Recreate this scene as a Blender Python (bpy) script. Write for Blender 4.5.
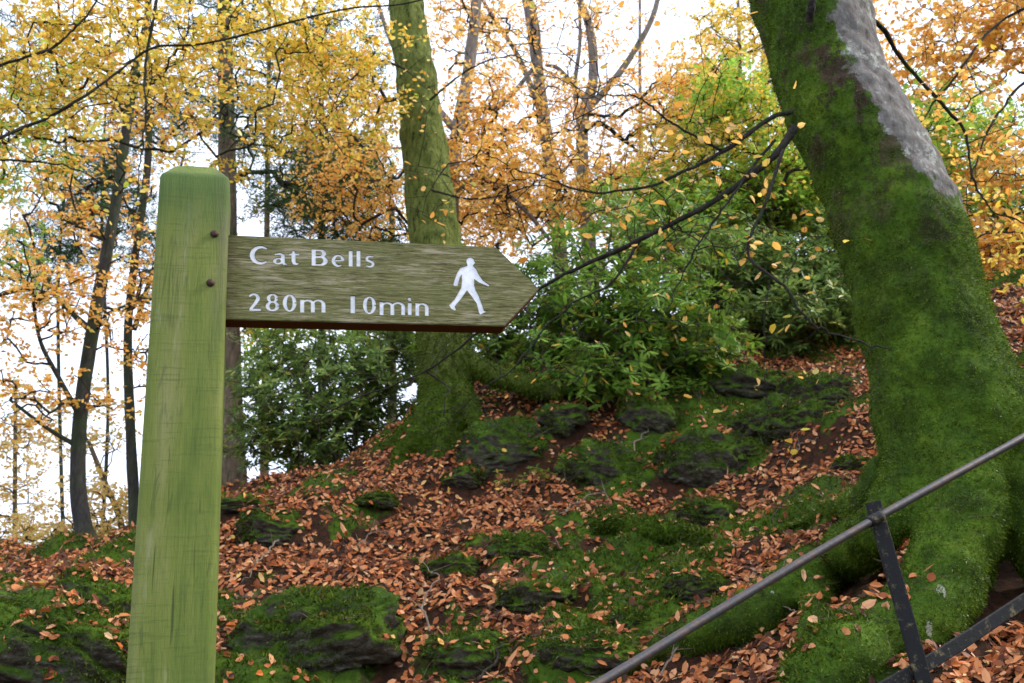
import bpy, bmesh, math, random
import numpy as np
from mathutils import Vector
from mathutils.bvhtree import BVHTree
rad = math.radians
scene = bpy.context.scene
for o in list(bpy.data.objects): bpy.data.objects.remove(o)
COL = scene.collection

# ------------------------------------------------------------------ camera
EYE = np.array([0.0, 0.0, 1.6]); PITCH = rad(17); F = 995.6
cam_d = bpy.data.cameras.new('camera'); cam = bpy.data.objects.new('camera', cam_d); COL.objects.link(cam)
cam.location = EYE; cam.rotation_euler = (rad(90) + PITCH, 0, 0)
cam_d.lens = 35; cam_d.sensor_width = 36; cam_d.clip_start = 0.05; cam_d.clip_end = 2000
cam_d.dof.use_dof = True; cam_d.dof.focus_distance = 2.3; cam_d.dof.aperture_fstop = 10
scene.camera = cam
# ------------------------------------------------------------------ sky, sun, exposure
SUN_EL, SUN_AZ = rad(42), rad(80)          # azimuth clockwise from +Y: to the right, a little ahead of the camera
world = bpy.data.worlds.new('World'); scene.world = world; world.use_nodes = True
wn, wl = world.node_tree.nodes, world.node_tree.links
bg = wn['Background']; bg.inputs[1].default_value = 0.13
sky = wn.new('ShaderNodeTexSky'); sky.sky_type = 'NISHITA'; sky.sun_disc = False
sky.sun_elevation = SUN_EL; sky.sun_rotation = SUN_AZ; sky.dust_density = 3.0; sky.air_density = 1.0; sky.ozone_density = 1.0
hs = wn.new('ShaderNodeMixRGB'); hs.inputs[2].default_value = (7.8, 8.6, 10.4, 1)
tcw = wn.new('ShaderNodeTexCoord'); nzw = wn.new('ShaderNodeTexNoise'); nzw.inputs['Scale'].default_value = 2.2; nzw.inputs['Detail'].default_value = 6
rmw = wn.new('ShaderNodeMapRange'); rmw.inputs[1].default_value = .3; rmw.inputs[2].default_value = .65; rmw.inputs[3].default_value = .55; rmw.inputs[4].default_value = 1.0
wl.new(tcw.outputs['Generated'], nzw.inputs['Vector']); wl.new(nzw.outputs['Fac'], rmw.inputs[0]); wl.new(rmw.outputs[0], hs.inputs[0])
wl.new(sky.outputs[0], hs.inputs[1]); wl.new(hs.outputs[0], bg.inputs[0])
sun_d = bpy.data.lights.new('sun', 'SUN'); sun = bpy.data.objects.new('sun', sun_d); COL.objects.link(sun)
sun_d.energy = 1.9; sun_d.angle = rad(12); sun_d.color = (1, .93, .82)
sdir = Vector((math.sin(SUN_AZ)*math.cos(SUN_EL), math.cos(SUN_AZ)*math.cos(SUN_EL), math.sin(SUN_EL)))
sun.rotation_euler = (-sdir).to_track_quat('-Z', 'Y').to_euler()
scene.view_settings.view_transform = 'Standard'; scene.view_settings.look = 'None'
scene.view_settings.exposure = 0.85; scene.view_settings.gamma = 1
scene.view_settings.use_curve_mapping = False
scene.cycles.max_bounces = 6; scene.cycles.diffuse_bounces = 4; scene.cycles.transmission_bounces = 4
scene.cycles.caustics_reflective = False; scene.cycles.caustics_refractive = False
try:
    scene.cycles.use_denoising = True; scene.cycles.denoiser = 'OPENIMAGEDENOISE'
except Exception: pass

# ------------------------------------------------------------------ maths helpers
CP, SP = math.cos(PITCH), math.sin(PITCH)
def PX(px, py, D):
    """point at forward distance D that the photograph shows at px, py"""
    a, b = (px-512)/F, (341.5-py)/F
    d = np.array([a, CP-b*SP, SP+b*CP]); return EYE + d*(D/d[1])
def hash2(ix, iy, s):
    h = (ix*374761393 + iy*668265263 + s*2246822519) & 0xffffffff
    h = ((h ^ (h >> 13))*1274126177) & 0xffffffff
    return ((h ^ (h >> 16)) & 0xffffff)/float(0xffffff)
def noise2(x, y, s=0):
    x = np.asarray(x, float); y = np.asarray(y, float)
    ix = np.floor(x).astype(np.int64); iy = np.floor(y).astype(np.int64); fx = x-ix; fy = y-iy
    fx = fx*fx*(3-2*fx); fy = fy*fy*(3-2*fy)
    a = hash2(ix, iy, s); b = hash2(ix+1, iy, s); c = hash2(ix, iy+1, s); d = hash2(ix+1, iy+1, s)
    return (a*(1-fx)+b*fx)*(1-fy)+(c*(1-fx)+d*fx)*fy - .5
def fbm2(x, y, s=0, o=4, g=.5):
    r = 0; a = 1; f = 1
    for i in range(o): r = r + a*noise2(x*f+i*17.3, y*f-i*9.1, s+i); a *= g; f *= 2.03
    return r
def fbm3(P, f, s=0, o=3):
    x, y, z = P[:, 0]*f, P[:, 1]*f, P[:, 2]*f
    return (fbm2(x+.37*z, y+.61*z, s, o)+fbm2(y-.43*x, z+.29*x, s+7, o)+fbm2(z+.5*y, x-.3*y, s+13, o))/1.6
def catmull(P, n):
    P = np.array(P, float); m = len(P)
    if m == 2: return P[0]+(P[1]-P[0])*np.linspace(0, 1, n)[:, None]
    Q = np.vstack([2*P[0]-P[1], P, 2*P[-1]-P[-2]]); t = np.linspace(0, m-1-1e-6, n)
    i = t.astype(int); u = (t-i)[:, None]; p0, p1, p2, p3 = Q[i], Q[i+1], Q[i+2], Q[i+3]
    return .5*(2*p1+(p2-p0)*u+(2*p0-5*p1+4*p2-p3)*u*u+(3*p1-p0-3*p2+p3)*u**3)

# ------------------------------------------------------------------ mesh helpers
class MB:
    def __init__(s): s.v = []; s.q = []; s.t = []; s.n = 0
    def add(s, v, q=None, t=None):
        v = np.asarray(v, float); s.v.append(v)
        if q is not None and len(q): s.q.append(np.asarray(q, np.int64)+s.n)
        if t is not None and len(t): s.t.append(np.asarray(t, np.int64)+s.n)
        s.n += len(v)
    def mesh(s, name, smooth=True):
        v = np.vstack(s.v); q = np.vstack(s.q) if s.q else np.zeros((0, 4), int); t = np.vstack(s.t) if s.t else np.zeros((0, 3), int)
        me = bpy.data.meshes.new(name); me.vertices.add(len(v)); me.vertices.foreach_set('co', v.astype(np.float32).ravel())
        nl = len(q)*4+len(t)*3; me.loops.add(nl); me.polygons.add(len(q)+len(t))
        me.loops.foreach_set('vertex_index', np.concatenate([q.ravel(), t.ravel()]).astype(np.int32))
        st = np.concatenate([np.arange(len(q))*4, len(q)*4+np.arange(len(t))*3]).astype(np.int32)
        me.polygons.foreach_set('loop_start', st)
        me.polygons.foreach_set('use_smooth', np.full(len(st), smooth, bool)); me.update(calc_edges=True); me.validate()
        return me
    def build(s, name, mat, parent=None, smooth=True):
        return link(name, s.mesh(name, smooth), mat, parent)
def link(name, me, mat, parent=None):
    o = bpy.data.objects.new(name, me); COL.objects.link(o)
    if mat and not me.materials: me.materials.append(mat)
    if parent: o.parent = parent; o.matrix_parent_inverse = parent.matrix_world.inverted()
    return o
def empty(name, loc, label, cat, group=None):
    o = bpy.data.objects.new(name, None); COL.objects.link(o); o.location = loc; o.empty_display_size = .2
    bpy.context.view_layer.update(); return tag(o, label, cat, group)
def tag(o, label=None, cat=None, group=None, kind=None):
    if label: o['label'] = label
    if cat: o['category'] = cat
    if group: o['group'] = group
    if kind: o['kind'] = kind
    return o
def frames(C):
    T = np.gradient(C, axis=0); T /= np.linalg.norm(T, axis=1)[:, None]+1e-9
    N = np.zeros_like(C); a = np.array([0, 1.0, 0]) if abs(T[0, 1]) < .9 else np.array([1.0, 0, 0])
    for i in range(len(C)):
        n = a-T[i]*np.dot(a, T[i]); n /= np.linalg.norm(n)+1e-9; N[i] = n; a = n
    return T, N, np.cross(T, N)
def tube(mb, pts, rr, k=8, n=None, amp=0, freq=3, seed=0, cap=True):
    C = catmull(pts, n or len(pts)*4); m = len(C)
    R = np.interp(np.linspace(0, 1, m), np.linspace(0, 1, len(rr)), rr)
    T, N, B = frames(C); th = np.linspace(0, 2*np.pi, k, endpoint=False)
    V = C[:, None]+(N[:, None]*np.cos(th)[None, :, None]+B[:, None]*np.sin(th)[None, :, None])*R[:, None, None]
    V = V.reshape(-1, 3)
    if amp:
        d = V-np.repeat(C, k, 0); V = V+d*(amp*fbm3(V, freq, seed))[:, None]
    i = np.arange(m-1)[:, None]*k; j = np.arange(k)[None]; j2 = (j+1) % k
    Q = np.stack([i+j, i+j2, i+k+j2, i+k+j], -1).reshape(-1, 4)
    if cap:
        V = np.vstack([V, C[0], C[-1]]); jj = np.arange(k); b = (m-1)*k
        t = np.vstack([np.stack([(jj+1) % k, jj, np.full(k, m*k)], 1), np.stack([b+jj, b+(jj+1) % k, np.full(k, m*k+1)], 1)])
        mb.add(V, Q, t)
    else: mb.add(V, Q)
def segs(mb, A, B, ra, rb, k=5):
    """many straight tapered pieces at once"""
    A = np.asarray(A, float); B = np.asarray(B, float)
    if not len(A): return
    T = B-A; T /= np.linalg.norm(T, axis=1)[:, None]+1e-9
    a = np.where(np.abs(T[:, 2:3]) < .9, np.array([[0, 0, 1.0]]), np.array([[1.0, 0, 0]]))
    N = np.cross(T, a); N /= np.linalg.norm(N, axis=1)[:, None]+1e-9; M = np.cross(T, N)
    th = np.linspace(0, 2*np.pi, k, endpoint=False); c, s = np.cos(th)[None, :, None], np.sin(th)[None, :, None]
    D = N[:, None]*c+M[:, None]*s
    V = np.concatenate([A[:, None]+D*np.asarray(ra)[:, None, None], B[:, None]+D*np.asarray(rb)[:, None, None]], 1).reshape(-1, 3)
    j = np.arange(k); q = np.stack([j, (j+1) % k, k+(j+1) % k, k+j], 1)
    mb.add(V, (np.arange(len(A))[:, None, None]*2*k+q[None]).reshape(-1, 4))
def leaves(mb, P, Nn, L, W, rng, fold=.25, simple=False, curl=.1):
    """leaf blades: pointed ovals folded on the midrib"""
    n = len(P)
    if n == 0: return
    r = rng.normal(size=(n, 3)); U = np.cross(Nn, r); U /= np.linalg.norm(U, axis=1)[:, None]+1e-9
    leaves_dir(mb, P, Nn, U, L, W, rng, fold, simple, curl)
def leaves_dir(mb, P, Nn, U, L, W, rng, fold=.25, simple=False, curl=.1):
    n = len(P); S = np.cross(Nn, U); S /= np.linalg.norm(S, axis=1)[:, None]+1e-9
    L = (np.ones(n)*L)[:, None]; W = (np.ones(n)*W)[:, None]
    f = (fold*rng.uniform(-.4, 1.4, n))[:, None]; cu = (curl*rng.normal(size=n))[:, None]
    a = P; b = P+U*L+Nn*L*cu
    if simple:
        l = P+U*L*.45+S*W*.5+Nn*W*f; r = P+U*L*.5-S*W*.5+Nn*W*f
        mb.add(np.stack([a, r, b, l], 1).reshape(-1, 3), np.arange(n*4).reshape(n, 4)); return
    c2 = cu*.45
    l1 = P+U*L*.27+S*W*.45+Nn*(W*f+L*c2*.3); l2 = P+U*L*.68+S*W*.42+Nn*(W*f+L*c2)
    r1 = P+U*L*.3-S*W*.45+Nn*(W*f+L*c2*.3); r2 = P+U*L*.7-S*W*.4+Nn*(W*f+L*c2)
    V = np.stack([a, r1, r2, b, l2, l1], 1).reshape(-1, 3); i = np.arange(n)[:, None]*6
    mb.add(V, np.concatenate([i+np.array([[0, 1, 2, 3]]), i+np.array([[0, 3, 4, 5]])]))

# ------------------------------------------------------------------ materials
class NT:
    def __init__(s, name):
        s.m = bpy.data.materials.new(name); s.m.use_nodes = True; s.t = s.m.node_tree; s.t.nodes.clear()
        s.out = s.n('ShaderNodeOutputMaterial'); s.tc = None
    def n(s, ty, **kw):
        x = s.t.nodes.new(ty)
        for k, v in kw.items():
            if hasattr(x, k) and not k[0].isupper(): setattr(x, k, v)
            else: x.inputs[k.replace('_', ' ')].default_value = v
        return x
    def l(s, a, b): s.t.links.new(a, b)
    def co(s, scale=(1, 1, 1), kind='Object', rot=(0, 0, 0)):
        if s.tc is None: s.tc = s.n('ShaderNodeTexCoord')
        m = s.n('ShaderNodeMapping'); m.inputs['Scale'].default_value = scale; m.inputs['Rotation'].default_value = rot
        s.l(s.tc.outputs[kind], m.inputs[0]); return m.outputs[0]
    def noise(s, scale, detail=5, rough=.55, vec=None, dist=0):
        x = s.n('ShaderNodeTexNoise'); x.inputs['Scale'].default_value = scale; x.inputs['Detail'].default_value = detail
        x.inputs['Roughness'].default_value = rough; x.inputs['Distortion'].default_value = dist
        s.l(vec if vec is not None else s.co(), x.inputs['Vector']); return x.outputs['Fac']
    def ramp(s, fac, stops, interp='LINEAR'):
        r = s.n('ShaderNodeValToRGB'); r.color_ramp.interpolation = interp; e = r.color_ramp.elements
        while len(e) < len(stops): e.new(.5)
        for q, (p, c) in zip(e, stops):
            q.position = p; q.color = (*c, 1) if len(c) == 3 else c
        s.l(fac, r.inputs[0]); return r.outputs[0]
    def mask(s, fac, lo, hi):
        r = s.n('ShaderNodeMapRange'); r.inputs[1].default_value = lo; r.inputs[2].default_value = hi; s.l(fac, r.inputs[0]); return r.outputs[0]
    def mix(s, fac, a, b, mode='MIX'):
        r = s.n('ShaderNodeMixRGB'); r.blend_type = mode
        for i, x in ((0, fac), (1, a), (2, b)):
            if hasattr(x, 'node'): s.l(x, r.inputs[i])
            else: r.inputs[i].default_value = x if i == 0 else (*x, 1)
        return r.outputs[0]
    def math(s, op, a, b=0):
        r = s.n('ShaderNodeMath'); r.operation = op
        for i, x in ((0, a), (1, b)):
            if hasattr(x, 'node'): s.l(x, r.inputs[i])
            else: r.inputs[i].default_value = x
        return r.outputs[0]
    def bump(s, h, strength=.5, dist=.01, prev=None):
        b = s.n('ShaderNodeBump'); b.inputs['Strength'].default_value = strength; b.inputs['Distance'].default_value = dist
        s.l(h, b.inputs['Height'])
        if prev is not None: s.l(prev, b.inputs['Normal'])
        return b.outputs[0]
    def attr(s, name):
        a = s.n('ShaderNodeAttribute'); a.attribute_name = name; return a.outputs['Fac']
    def surf(s, col, rough=.8, bump=None, spec=.3, metal=0):
        p = s.n('ShaderNodeBsdfPrincipled')
        if hasattr(col, 'node'): s.l(col, p.inputs['Base Color'])
        else: p.inputs['Base Color'].default_value = (*col, 1)
        if hasattr(rough, 'node'): s.l(rough, p.inputs['Roughness'])
        else: p.inputs['Roughness'].default_value = rough
        p.inputs['Specular IOR Level'].default_value = spec; p.inputs['Metallic'].default_value = metal
        if bump is not None: s.l(bump, p.inputs['Normal'])
        s.l(p.outputs[0], s.out.inputs[0]); return s.m
def leaf_mat(name, stops, trans=.45, gloss=.12, rough=.4):
    t = NT(name); g = t.n('ShaderNodeNewGeometry'); col = t.ramp(g.outputs['Random Per Island'], stops)
    d = t.n('ShaderNodeBsdfDiffuse'); tr = t.n('ShaderNodeBsdfTranslucent'); gl = t.n('ShaderNodeBsdfGlossy', Roughness=rough)
    t.l(col, d.inputs[0]); t.l(col, tr.inputs[0])
    m = t.n('ShaderNodeMixShader'); m.inputs[0].default_value = trans; t.l(d.outputs[0], m.inputs[1]); t.l(tr.outputs[0], m.inputs[2])
    lw = t.n('ShaderNodeLayerWeight', Blend=.25); k = t.math('MULTIPLY', lw.outputs['Fresnel'], gloss)
    m2 = t.n('ShaderNodeMixShader'); t.l(k, m2.inputs[0]); t.l(m.outputs[0], m2.inputs[1]); t.l(gl.outputs[0], m2.inputs[2])
    gl.inputs[0].default_value = (1, 1, 1, 1); t.l(m2.outputs[0], t.out.inputs[0]); return t.m
M = {}
M['yellow'] = leaf_mat('leaf_yellow', [(0, (.62, .42, .04)), (.3, (.88, .62, .08)), (.55, (.95, .76, .20)), (.75, (.84, .44, .06)), (.86, (.80, .70, .12)), (1, (.38, .48, .06))], .62, .06)
M['orange'] = leaf_mat('leaf_orange', [(0, (.70, .28, .04)), (.25, (.90, .50, .11)), (.55, (.95, .66, .24)), (.8, (.85, .38, .07)), (.93, (.92, .68, .14)), (1, (.6, .55, .1))], .62, .06)
M['pale'] = leaf_mat('leaf_pale', [(0, (.80, .50, .14)), (.5, (.85, .62, .24)), (1, (.62, .50, .12))], .55)
M['lime'] = leaf_mat('leaf_lime', [(0, (.20, .40, .05)), (.4, (.34, .56, .08)), (.75, (.60, .66, .10)), (.9, (.80, .55, .08)), (1, (.14, .30, .05))], .6, .06)
M['rhodo'] = leaf_mat('leaf_rhododendron', [(0, (.08, .17, .02)), (.4, (.17, .32, .035)), (.75, (.34, .52, .07)), (.93, (.16, .32, .04)), (.97, (.7, .45, .06)), (1, (.8, .5, .08))], .4, .35, .35)
M['rhodark'] = leaf_mat('leaf_dark_evergreen', [(0, (.08, .14, .03)), (.5, (.17, .28, .06)), (.85, (.28, .42, .09)), (1, (.5, .45, .10))], .4, .3, .35)
M['needle'] = leaf_mat('needles', [(0, (.03, .07, .03)), (.6, (.07, .14, .05)), (1, (.16, .22, .06))], .35, .1)
M['litter'] = leaf_mat('leaf_fallen', [(0, (.05, .020, .010)), (.2, (.15, .045, .018)), (.4, (.38, .105, .030)), (.6, (.54, .19, .06)), (.8, (.66, .33, .16)), (.92, (.54, .13, .02)), (.975, (.70, .44, .22)), (1, (.80, .48, .08))], .12, .5, .35)
M['mossdim'] = leaf_mat('ground_moss_blade', [(0, (.025, .045, .006)), (.45, (.06, .10, .010)), (.8, (.11, .17, .016)), (1, (.20, .23, .04))], .35, .05)
M['mossblade'] = leaf_mat('moss_blade', [(0, (.028, .052, .005)), (.45, (.075, .13, .009)), (.8, (.14, .215, .016)), (1, (.26, .32, .04))], .35, .05)

def moss_col(t, f=1.0):
    a = t.noise(5*f, 6, .6); b = t.noise(38*f, 5, .7)
    c = t.ramp(a, [(.32, (.022, .042, .005)), (.46, (.050, .10, .008)), (.58, (.085, .16, .011)), (.72, (.14, .22, .018))])
    c = t.mix(t.math('MULTIPLY', t.mask(b, .5, .7), .6), c, (.13, .21, .018)); return t.mix(t.math('MULTIPLY', t.mask(t.noise(17*f, 5, .7), .46, .34), .7), c, (.018, .03, .005))
def m_ground():
    t = NT('ground_moss_and_soil'); mo = t.attr('moss'); n = t.noise(14, 6, .65)
    k = t.math('ADD', mo, t.math('MULTIPLY', t.math('SUBTRACT', n, .5), .9))
    soil = t.ramp(t.noise(22, 6, .7), [(.3, (.02, .012, .007)), (.5, (.055, .027, .015)), (.62, (.09, .032, .014)), (.75, (.16, .06, .03))])
    c = t.mix(t.mask(k, .42, .56), soil, moss_col(t))
    h = t.noise(45, 6, .75); h2 = t.noise(160, 3, .6)
    return t.surf(c, .95, t.bump(h2, .8, .008, t.bump(h, .9, .03)), .15)
M['ground'] = m_ground()
def m_rock():
    t = NT('mossy_stone'); g = t.n('ShaderNodeNewGeometry'); sx = t.n('ShaderNodeSeparateXYZ'); t.l(g.outputs['Normal'], sx.inputs[0])
    n = t.noise(7, 6, .65); k = t.math('ADD', t.math('MULTIPLY', sx.outputs[2], .55), t.math('MULTIPLY', n, 1.1))
    st = t.ramp(t.noise(16, 7, .7, t.co((1, 1, 3))), [(.3, (.018, .015, .010)), (.48, (.06, .05, .034)), (.6, (.12, .11, .08)), (.72, (.22, .21, .18))])
    c = t.mix(t.mask(k, .46, .66), st, moss_col(t))
    return t.surf(c, .9, t.bump(t.noise(120, 4, .7), .7, .008, t.bump(t.noise(28, 6, .7), 1, .035)), .2)
M['rock'] = m_rock()
def m_moss():
    t = NT('moss'); return t.surf(moss_col(t), .95, t.bump(t.noise(140, 4, .7), .9, .008, t.bump(t.noise(30, 6, .7), .9, .03)), .1)
M['moss'] = m_moss()
def m_beech():
    t = NT('mossy_beech_bark'); ba = t.attr('bare'); n = t.noise(9, 7, .7)
    k = t.math('ADD', t.math('ADD', ba, t.math('MULTIPLY', t.math('SUBTRACT', n, .5), 1.1)), t.math('MULTIPLY', t.math('SUBTRACT', t.noise(2.6, 4, .6), .5), 1.2))
    bark = t.ramp(t.noise(24, 7, .7, t.co((1, 1, .5))), [(.3, (.08, .065, .055)), (.46, (.17, .15, .135)), (.6, (.25, .235, .215)), (.7, (.45, .45, .41))])
    bark = t.mix(t.math('MULTIPLY', t.mask(t.noise(5, 5, .7), .54, .6), t.mask(t.noise(40, 4, .7), .4, .55)), bark, (.42, .43, .38))
    dark = t.mix(t.mask(t.noise(11, 6, .7), .4, .6), (.045, .030, .020), (.10, .06, .045))
    sz = t.n('ShaderNodeSeparateXYZ'); t.l(t.co(), sz.inputs[0]); up_ = t.mask(sz.outputs[2], PX(930, 330, 4.6)[2], PX(860, 140, 4.7)[2])
    m2 = t.mix(t.math('MULTIPLY', t.mask(t.noise(3.2, 6, .75, t.co((1.6, 1, .8))), .50, .56), t.math('ADD', t.math('MULTIPLY', up_, .9), .1)), moss_col(t), dark)
    c = t.mix(t.mask(k, .47, .54), m2, bark)
    vor = t.n('ShaderNodeTexVoronoi', Scale=5.0); t.l(t.co((1, 1, .6)), vor.inputs['Vector'])
    c = t.mix(t.math('MULTIPLY', t.mask(vor.outputs['Distance'], .10, .07), t.mask(n, .53, .55)), c, (.52, .52, .40))
    return t.surf(c, .9, t.bump(t.noise(120, 4, .7), .8, .008, t.bump(t.noise(34, 7, .72, t.co((1, 1, .5))), .8, .02)), .2)
M['beech'] = m_beech()
def m_bark(name, stops, green=None, sc=20, gl=.5):
    t = NT(name); c = t.ramp(t.noise(sc, 7, .7, t.co((1, 1, .3))), stops)
    if green: c = t.mix(t.math('MULTIPLY', t.mask(t.noise(2.2, 6, .7), gl-.12, gl+.1), .85), c, green)
    return t.surf(c, .9, t.bump(t.noise(sc*2, 6, .7, t.co((1, 1, .35))), 1, .03), .2)
M['algae_bark'] = m_bark('algae_bark', [(.3, (.035, .05, .010)), (.5, (.11, .15, .022)), (.7, (.19, .23, .045))], (.085, .13, .012), 16, .5)
M['grey_bark'] = m_bark('grey_bark', [(.3, (.12, .095, .08)), (.5, (.24, .20, .18)), (.7, (.36, .31, .28))], (.17, .16, .08), 20, .6)
M['dark_bark'] = m_bark('dark_bark', [(.3, (.022, .022, .022)), (.5, (.055, .052, .05)), (.7, (.10, .10, .09))], (.05, .08, .03), 20, .55)
M['brown_bark'] = m_bark('brown_bark', [(.3, (.06, .045, .033)), (.5, (.16, .12, .085)), (.7, (.27, .21, .15))], (.08, .10, .03), 20, .6)
M['twig'] = m_bark('twig_bark', [(.3, (.018, .014, .013)), (.5, (.04, .032, .028)), (.7, (.085, .07, .06))], (.04, .06, .02), 30, .6)
M['deadwood'] = m_bark('dead_wood', [(.3, (.12, .09, .06)), (.5, (.28, .22, .16)), (.7, (.45, .38, .30))], None, 30)

# ------------------------------------------------------------------ terrain
CTRL = [(0, 683, 4.7), (120, 683, 4.8), (230, 683, 5.0), (450, 683, 5.1), (650, 683, 4.7), (820, 683, 4.1), (940, 690, 3.8), (1024, 683, 3.6),
        (0, 610, 6.2), (230, 610, 5.9), (450, 600, 6.1), (650, 600, 5.8), (800, 600, 5.0), (940, 610, 4.5), (1080, 600, 4.4),
        (60, 562, 7.8), (250, 530, 7.3), (450, 530, 7.2), (650, 530, 7.0), (820, 510, 6.4), (960, 500, 5.7), (1080, 480, 5.6),
        (0, 556, 8.8), (130, 543, 9.0), (250, 493, 9.2), (330, 478, 9.4), (430, 483, 8.1), (520, 484, 8.0), (600, 482, 8.0), (700, 478, 7.9),
        (430, 425, 8.8), (520, 398, 8.75), (600, 392, 8.75), (680, 390, 8.9), (800, 440, 7.9), (800, 375, 9.6), (720, 350, 10.5), (840, 330, 10.8),
        (760, 290, 12.5), (900, 400, 7.8), (1000, 400, 7.4), (1010, 320, 9.2), (1000, 270, 11.5), (600, 340, 11), (500, 370, 11)]
CW = [PX(*c) for c in CTRL]
CW += [np.array(c, float) for c in [(0, 0, 0), (0, 1.5, 0), (-1.5, 1.8, -.05), (1.2, 1.5, .1), (-3, 1, -.3), (3, 1, .3), (0, 3, .35), (-2, 3.2, .3), (2, 2.9, .75), (0, -4, -.1), (-5, -3, -.8), (5, -3, .6),
       (-10, 5, 0), (-14, 14, -2), (-6, 14, .2), (-3, 14, 1.6), (0, 15, 3.9), (4, 16, 6.5), (9, 10, 6.0), (10, 4, 3), (9, 18, 9), (-6, 25, -3), (0, 26, 3), (8, 28, 11), (-20, 30, -7), (20, 20, 12), (22, 0, 6), (-22, 0, -4), (0, -22, -3), (-20, -20, -5), (20, -20, 3), (0, 45, 2), (-30, 50, -10), (25, 50, 14)]]
CW = np.array(CW)
def _phi(r): return r*r*np.log(r+1e-6)
_n = len(CW); _K = _phi(np.linalg.norm(CW[:, None, :2]-CW[None, :, :2], axis=2))+np.eye(_n)*.02
_A = np.zeros((_n+3, _n+3)); _A[:_n, :_n] = _K; _A[:_n, _n] = 1; _A[:_n, _n+1:] = CW[:, :2]; _A[_n:, :_n] = _A[:_n, _n:].T
_s = np.linalg.solve(_A, np.concatenate([CW[:, 2], [0, 0, 0]]))
def base_h(x, y):
    x = np.asarray(x, float).ravel(); y = np.asarray(y, float).ravel(); r = np.hypot(x, y); k = np.minimum(1, 45/(r+1e-6)); X, Y = x*k, y*k
    z = _s[_n]+_s[_n+1]*X+_s[_n+2]*Y
    for i in range(_n): z = z+_s[i]*_phi(np.hypot(X-CW[i, 0], Y-CW[i, 1]))
    return z
def moss_mask(x, y):
    m = .40+.85*fbm2(np.asarray(x)*1.1+4, np.asarray(y)*1.1+2, 5, 4, .6)+.75*fbm2(np.asarray(x)*3.4+1, np.asarray(y)*3.4+8, 15, 3, .6)
    for bx, by, r, a in MOSSY: m = m+a*np.exp(-((x-bx)**2+(y-by)**2)/(r*r))
    return m
def ground_h(x, y):
    x = np.asarray(x, float).ravel(); y = np.asarray(y, float).ravel()
    z = base_h(x, y); near = np.clip((y-2.6)/1.5, .15, 1)
    rid = np.abs(fbm2(x*.9+y*.5+3, y*1.7-x*.35, 11, 4, .55))
    z = z+near*(.30*(rid-.18)+.10*fbm2(x*3.1, y*3.1, 21, 4, .55))
    cu = .85*fbm2(x*1.1+4, y*1.1+2, 5, 4, .6)+.75*fbm2(x*3.4+1, y*3.4+8, 15, 3, .6)
    return z+near*.16*np.clip(cu-.06, 0, .45)
def hit(px, py, d0=3.0, d1=30):
    D = np.linspace(d0, d1, 900); P = np.array([PX(px, py, d) for d in D]); g = ground_h(P[:, 0], P[:, 1]); s = np.where(P[:, 2] < g)[0]
    return P[s[0]] if len(s) else P[-1]
MOSSY = []
for px, py, r, a in [(310, 630, .35, -.1), (60, 660, .4, -.2), (90, 595, .4, -.25), (190, 640, .4, -.2), (455, 615, .35, -.35), (420, 662, .3, -.25), (250, 683, .3, -.35), (780, 300, 1.5, .5), (540, 665, .6, .2), (460, 640, .4, .1), (640, 560, .35, .3), (520, 440, .5, -.12), (640, 440, .6, -.15), (600, 415, .3, -.4), (760, 430, .5, .05), (720, 470, .35, .3), (620, 640, .35, .25), (905, 560, .35, -.6), (1000, 560, .35, -.6), (960, 650, .4, -.5), (880, 600, .3, -.5), (720, 620, .3, -.3),
                     (480, 500, .7, -.4), (350, 520, .8, -.35), (780, 480, .4, -.5), (540, 610, .4, -.2), (400, 590, .45, -.35), (780, 600, .4, -.3), (150, 565, .5, -.3), (870, 640, .4, -.4), (690, 620, .35, -.1), (600, 500, .5, -.2)]:
    h_ = hit(px, py); MOSSY.append((h_[0], h_[1], r, a))
ang = np.concatenate([np.linspace(-180, -40, 36, endpoint=False), np.linspace(-40, 40, 330, endpoint=False), np.linspace(40, 180, 36, endpoint=False)])
rr = np.concatenate([[0.02], np.geomspace(.4, 3.4, 30, endpoint=False), np.geomspace(3.4, 16, 300, endpoint=False), np.geomspace(16, 420, 60)])
AA, RR = np.meshgrid(np.radians(ang), rr); gx = (np.sin(AA)*RR).ravel(); gy = (np.cos(AA)*RR).ravel()
gz = ground_h(gx, gy); far = np.clip((RR.ravel()-60)/200, 0, 1); gz = gz*(1-far)+far*(-8+30*np.abs(fbm2(gx*.006, gy*.006, 3, 3)))
ka = len(ang); i_ = np.arange(len(rr)-1)[:, None]*ka; j_ = np.arange(ka)[None]; j2_ = (j_+1) % ka
gq = np.stack([i_+j_, i_+j2_, i_+ka+j2_, i_+ka+j_], -1).reshape(-1, 4)[:, ::-1]
gm = MB(); gm.add(np.stack([gx, gy, gz], 1), gq)
ground = gm.build('ground', M['ground']); tag(ground, kind='structure')
at = ground.data.attributes.new('moss', 'FLOAT', 'POINT'); at.data.foreach_set('value', moss_mask(gx, gy).astype(np.float32))
COLLIDE = []                                    # (verts, faces) that fallen leaves can lie on
def collide(o):
    me = o.data; v = np.zeros(len(me.vertices)*3, np.float32); me.vertices.foreach_get('co', v); v = v.reshape(-1, 3)+np.array(o.matrix_world.translation)
    COLLIDE.append((v, [tuple(p.vertices) for p in me.polygons]))
_near = (RR.ravel() < 17) & (np.abs(AA.ravel()) < .75)
_idx = -np.ones(len(gx), int); _idx[_near] = np.arange(_near.sum()); _f = gq[_near[gq].all(1)]
COLLIDE.append((np.stack([gx, gy, gz], 1)[_near], [tuple(f) for f in _idx[_f]]))

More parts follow.
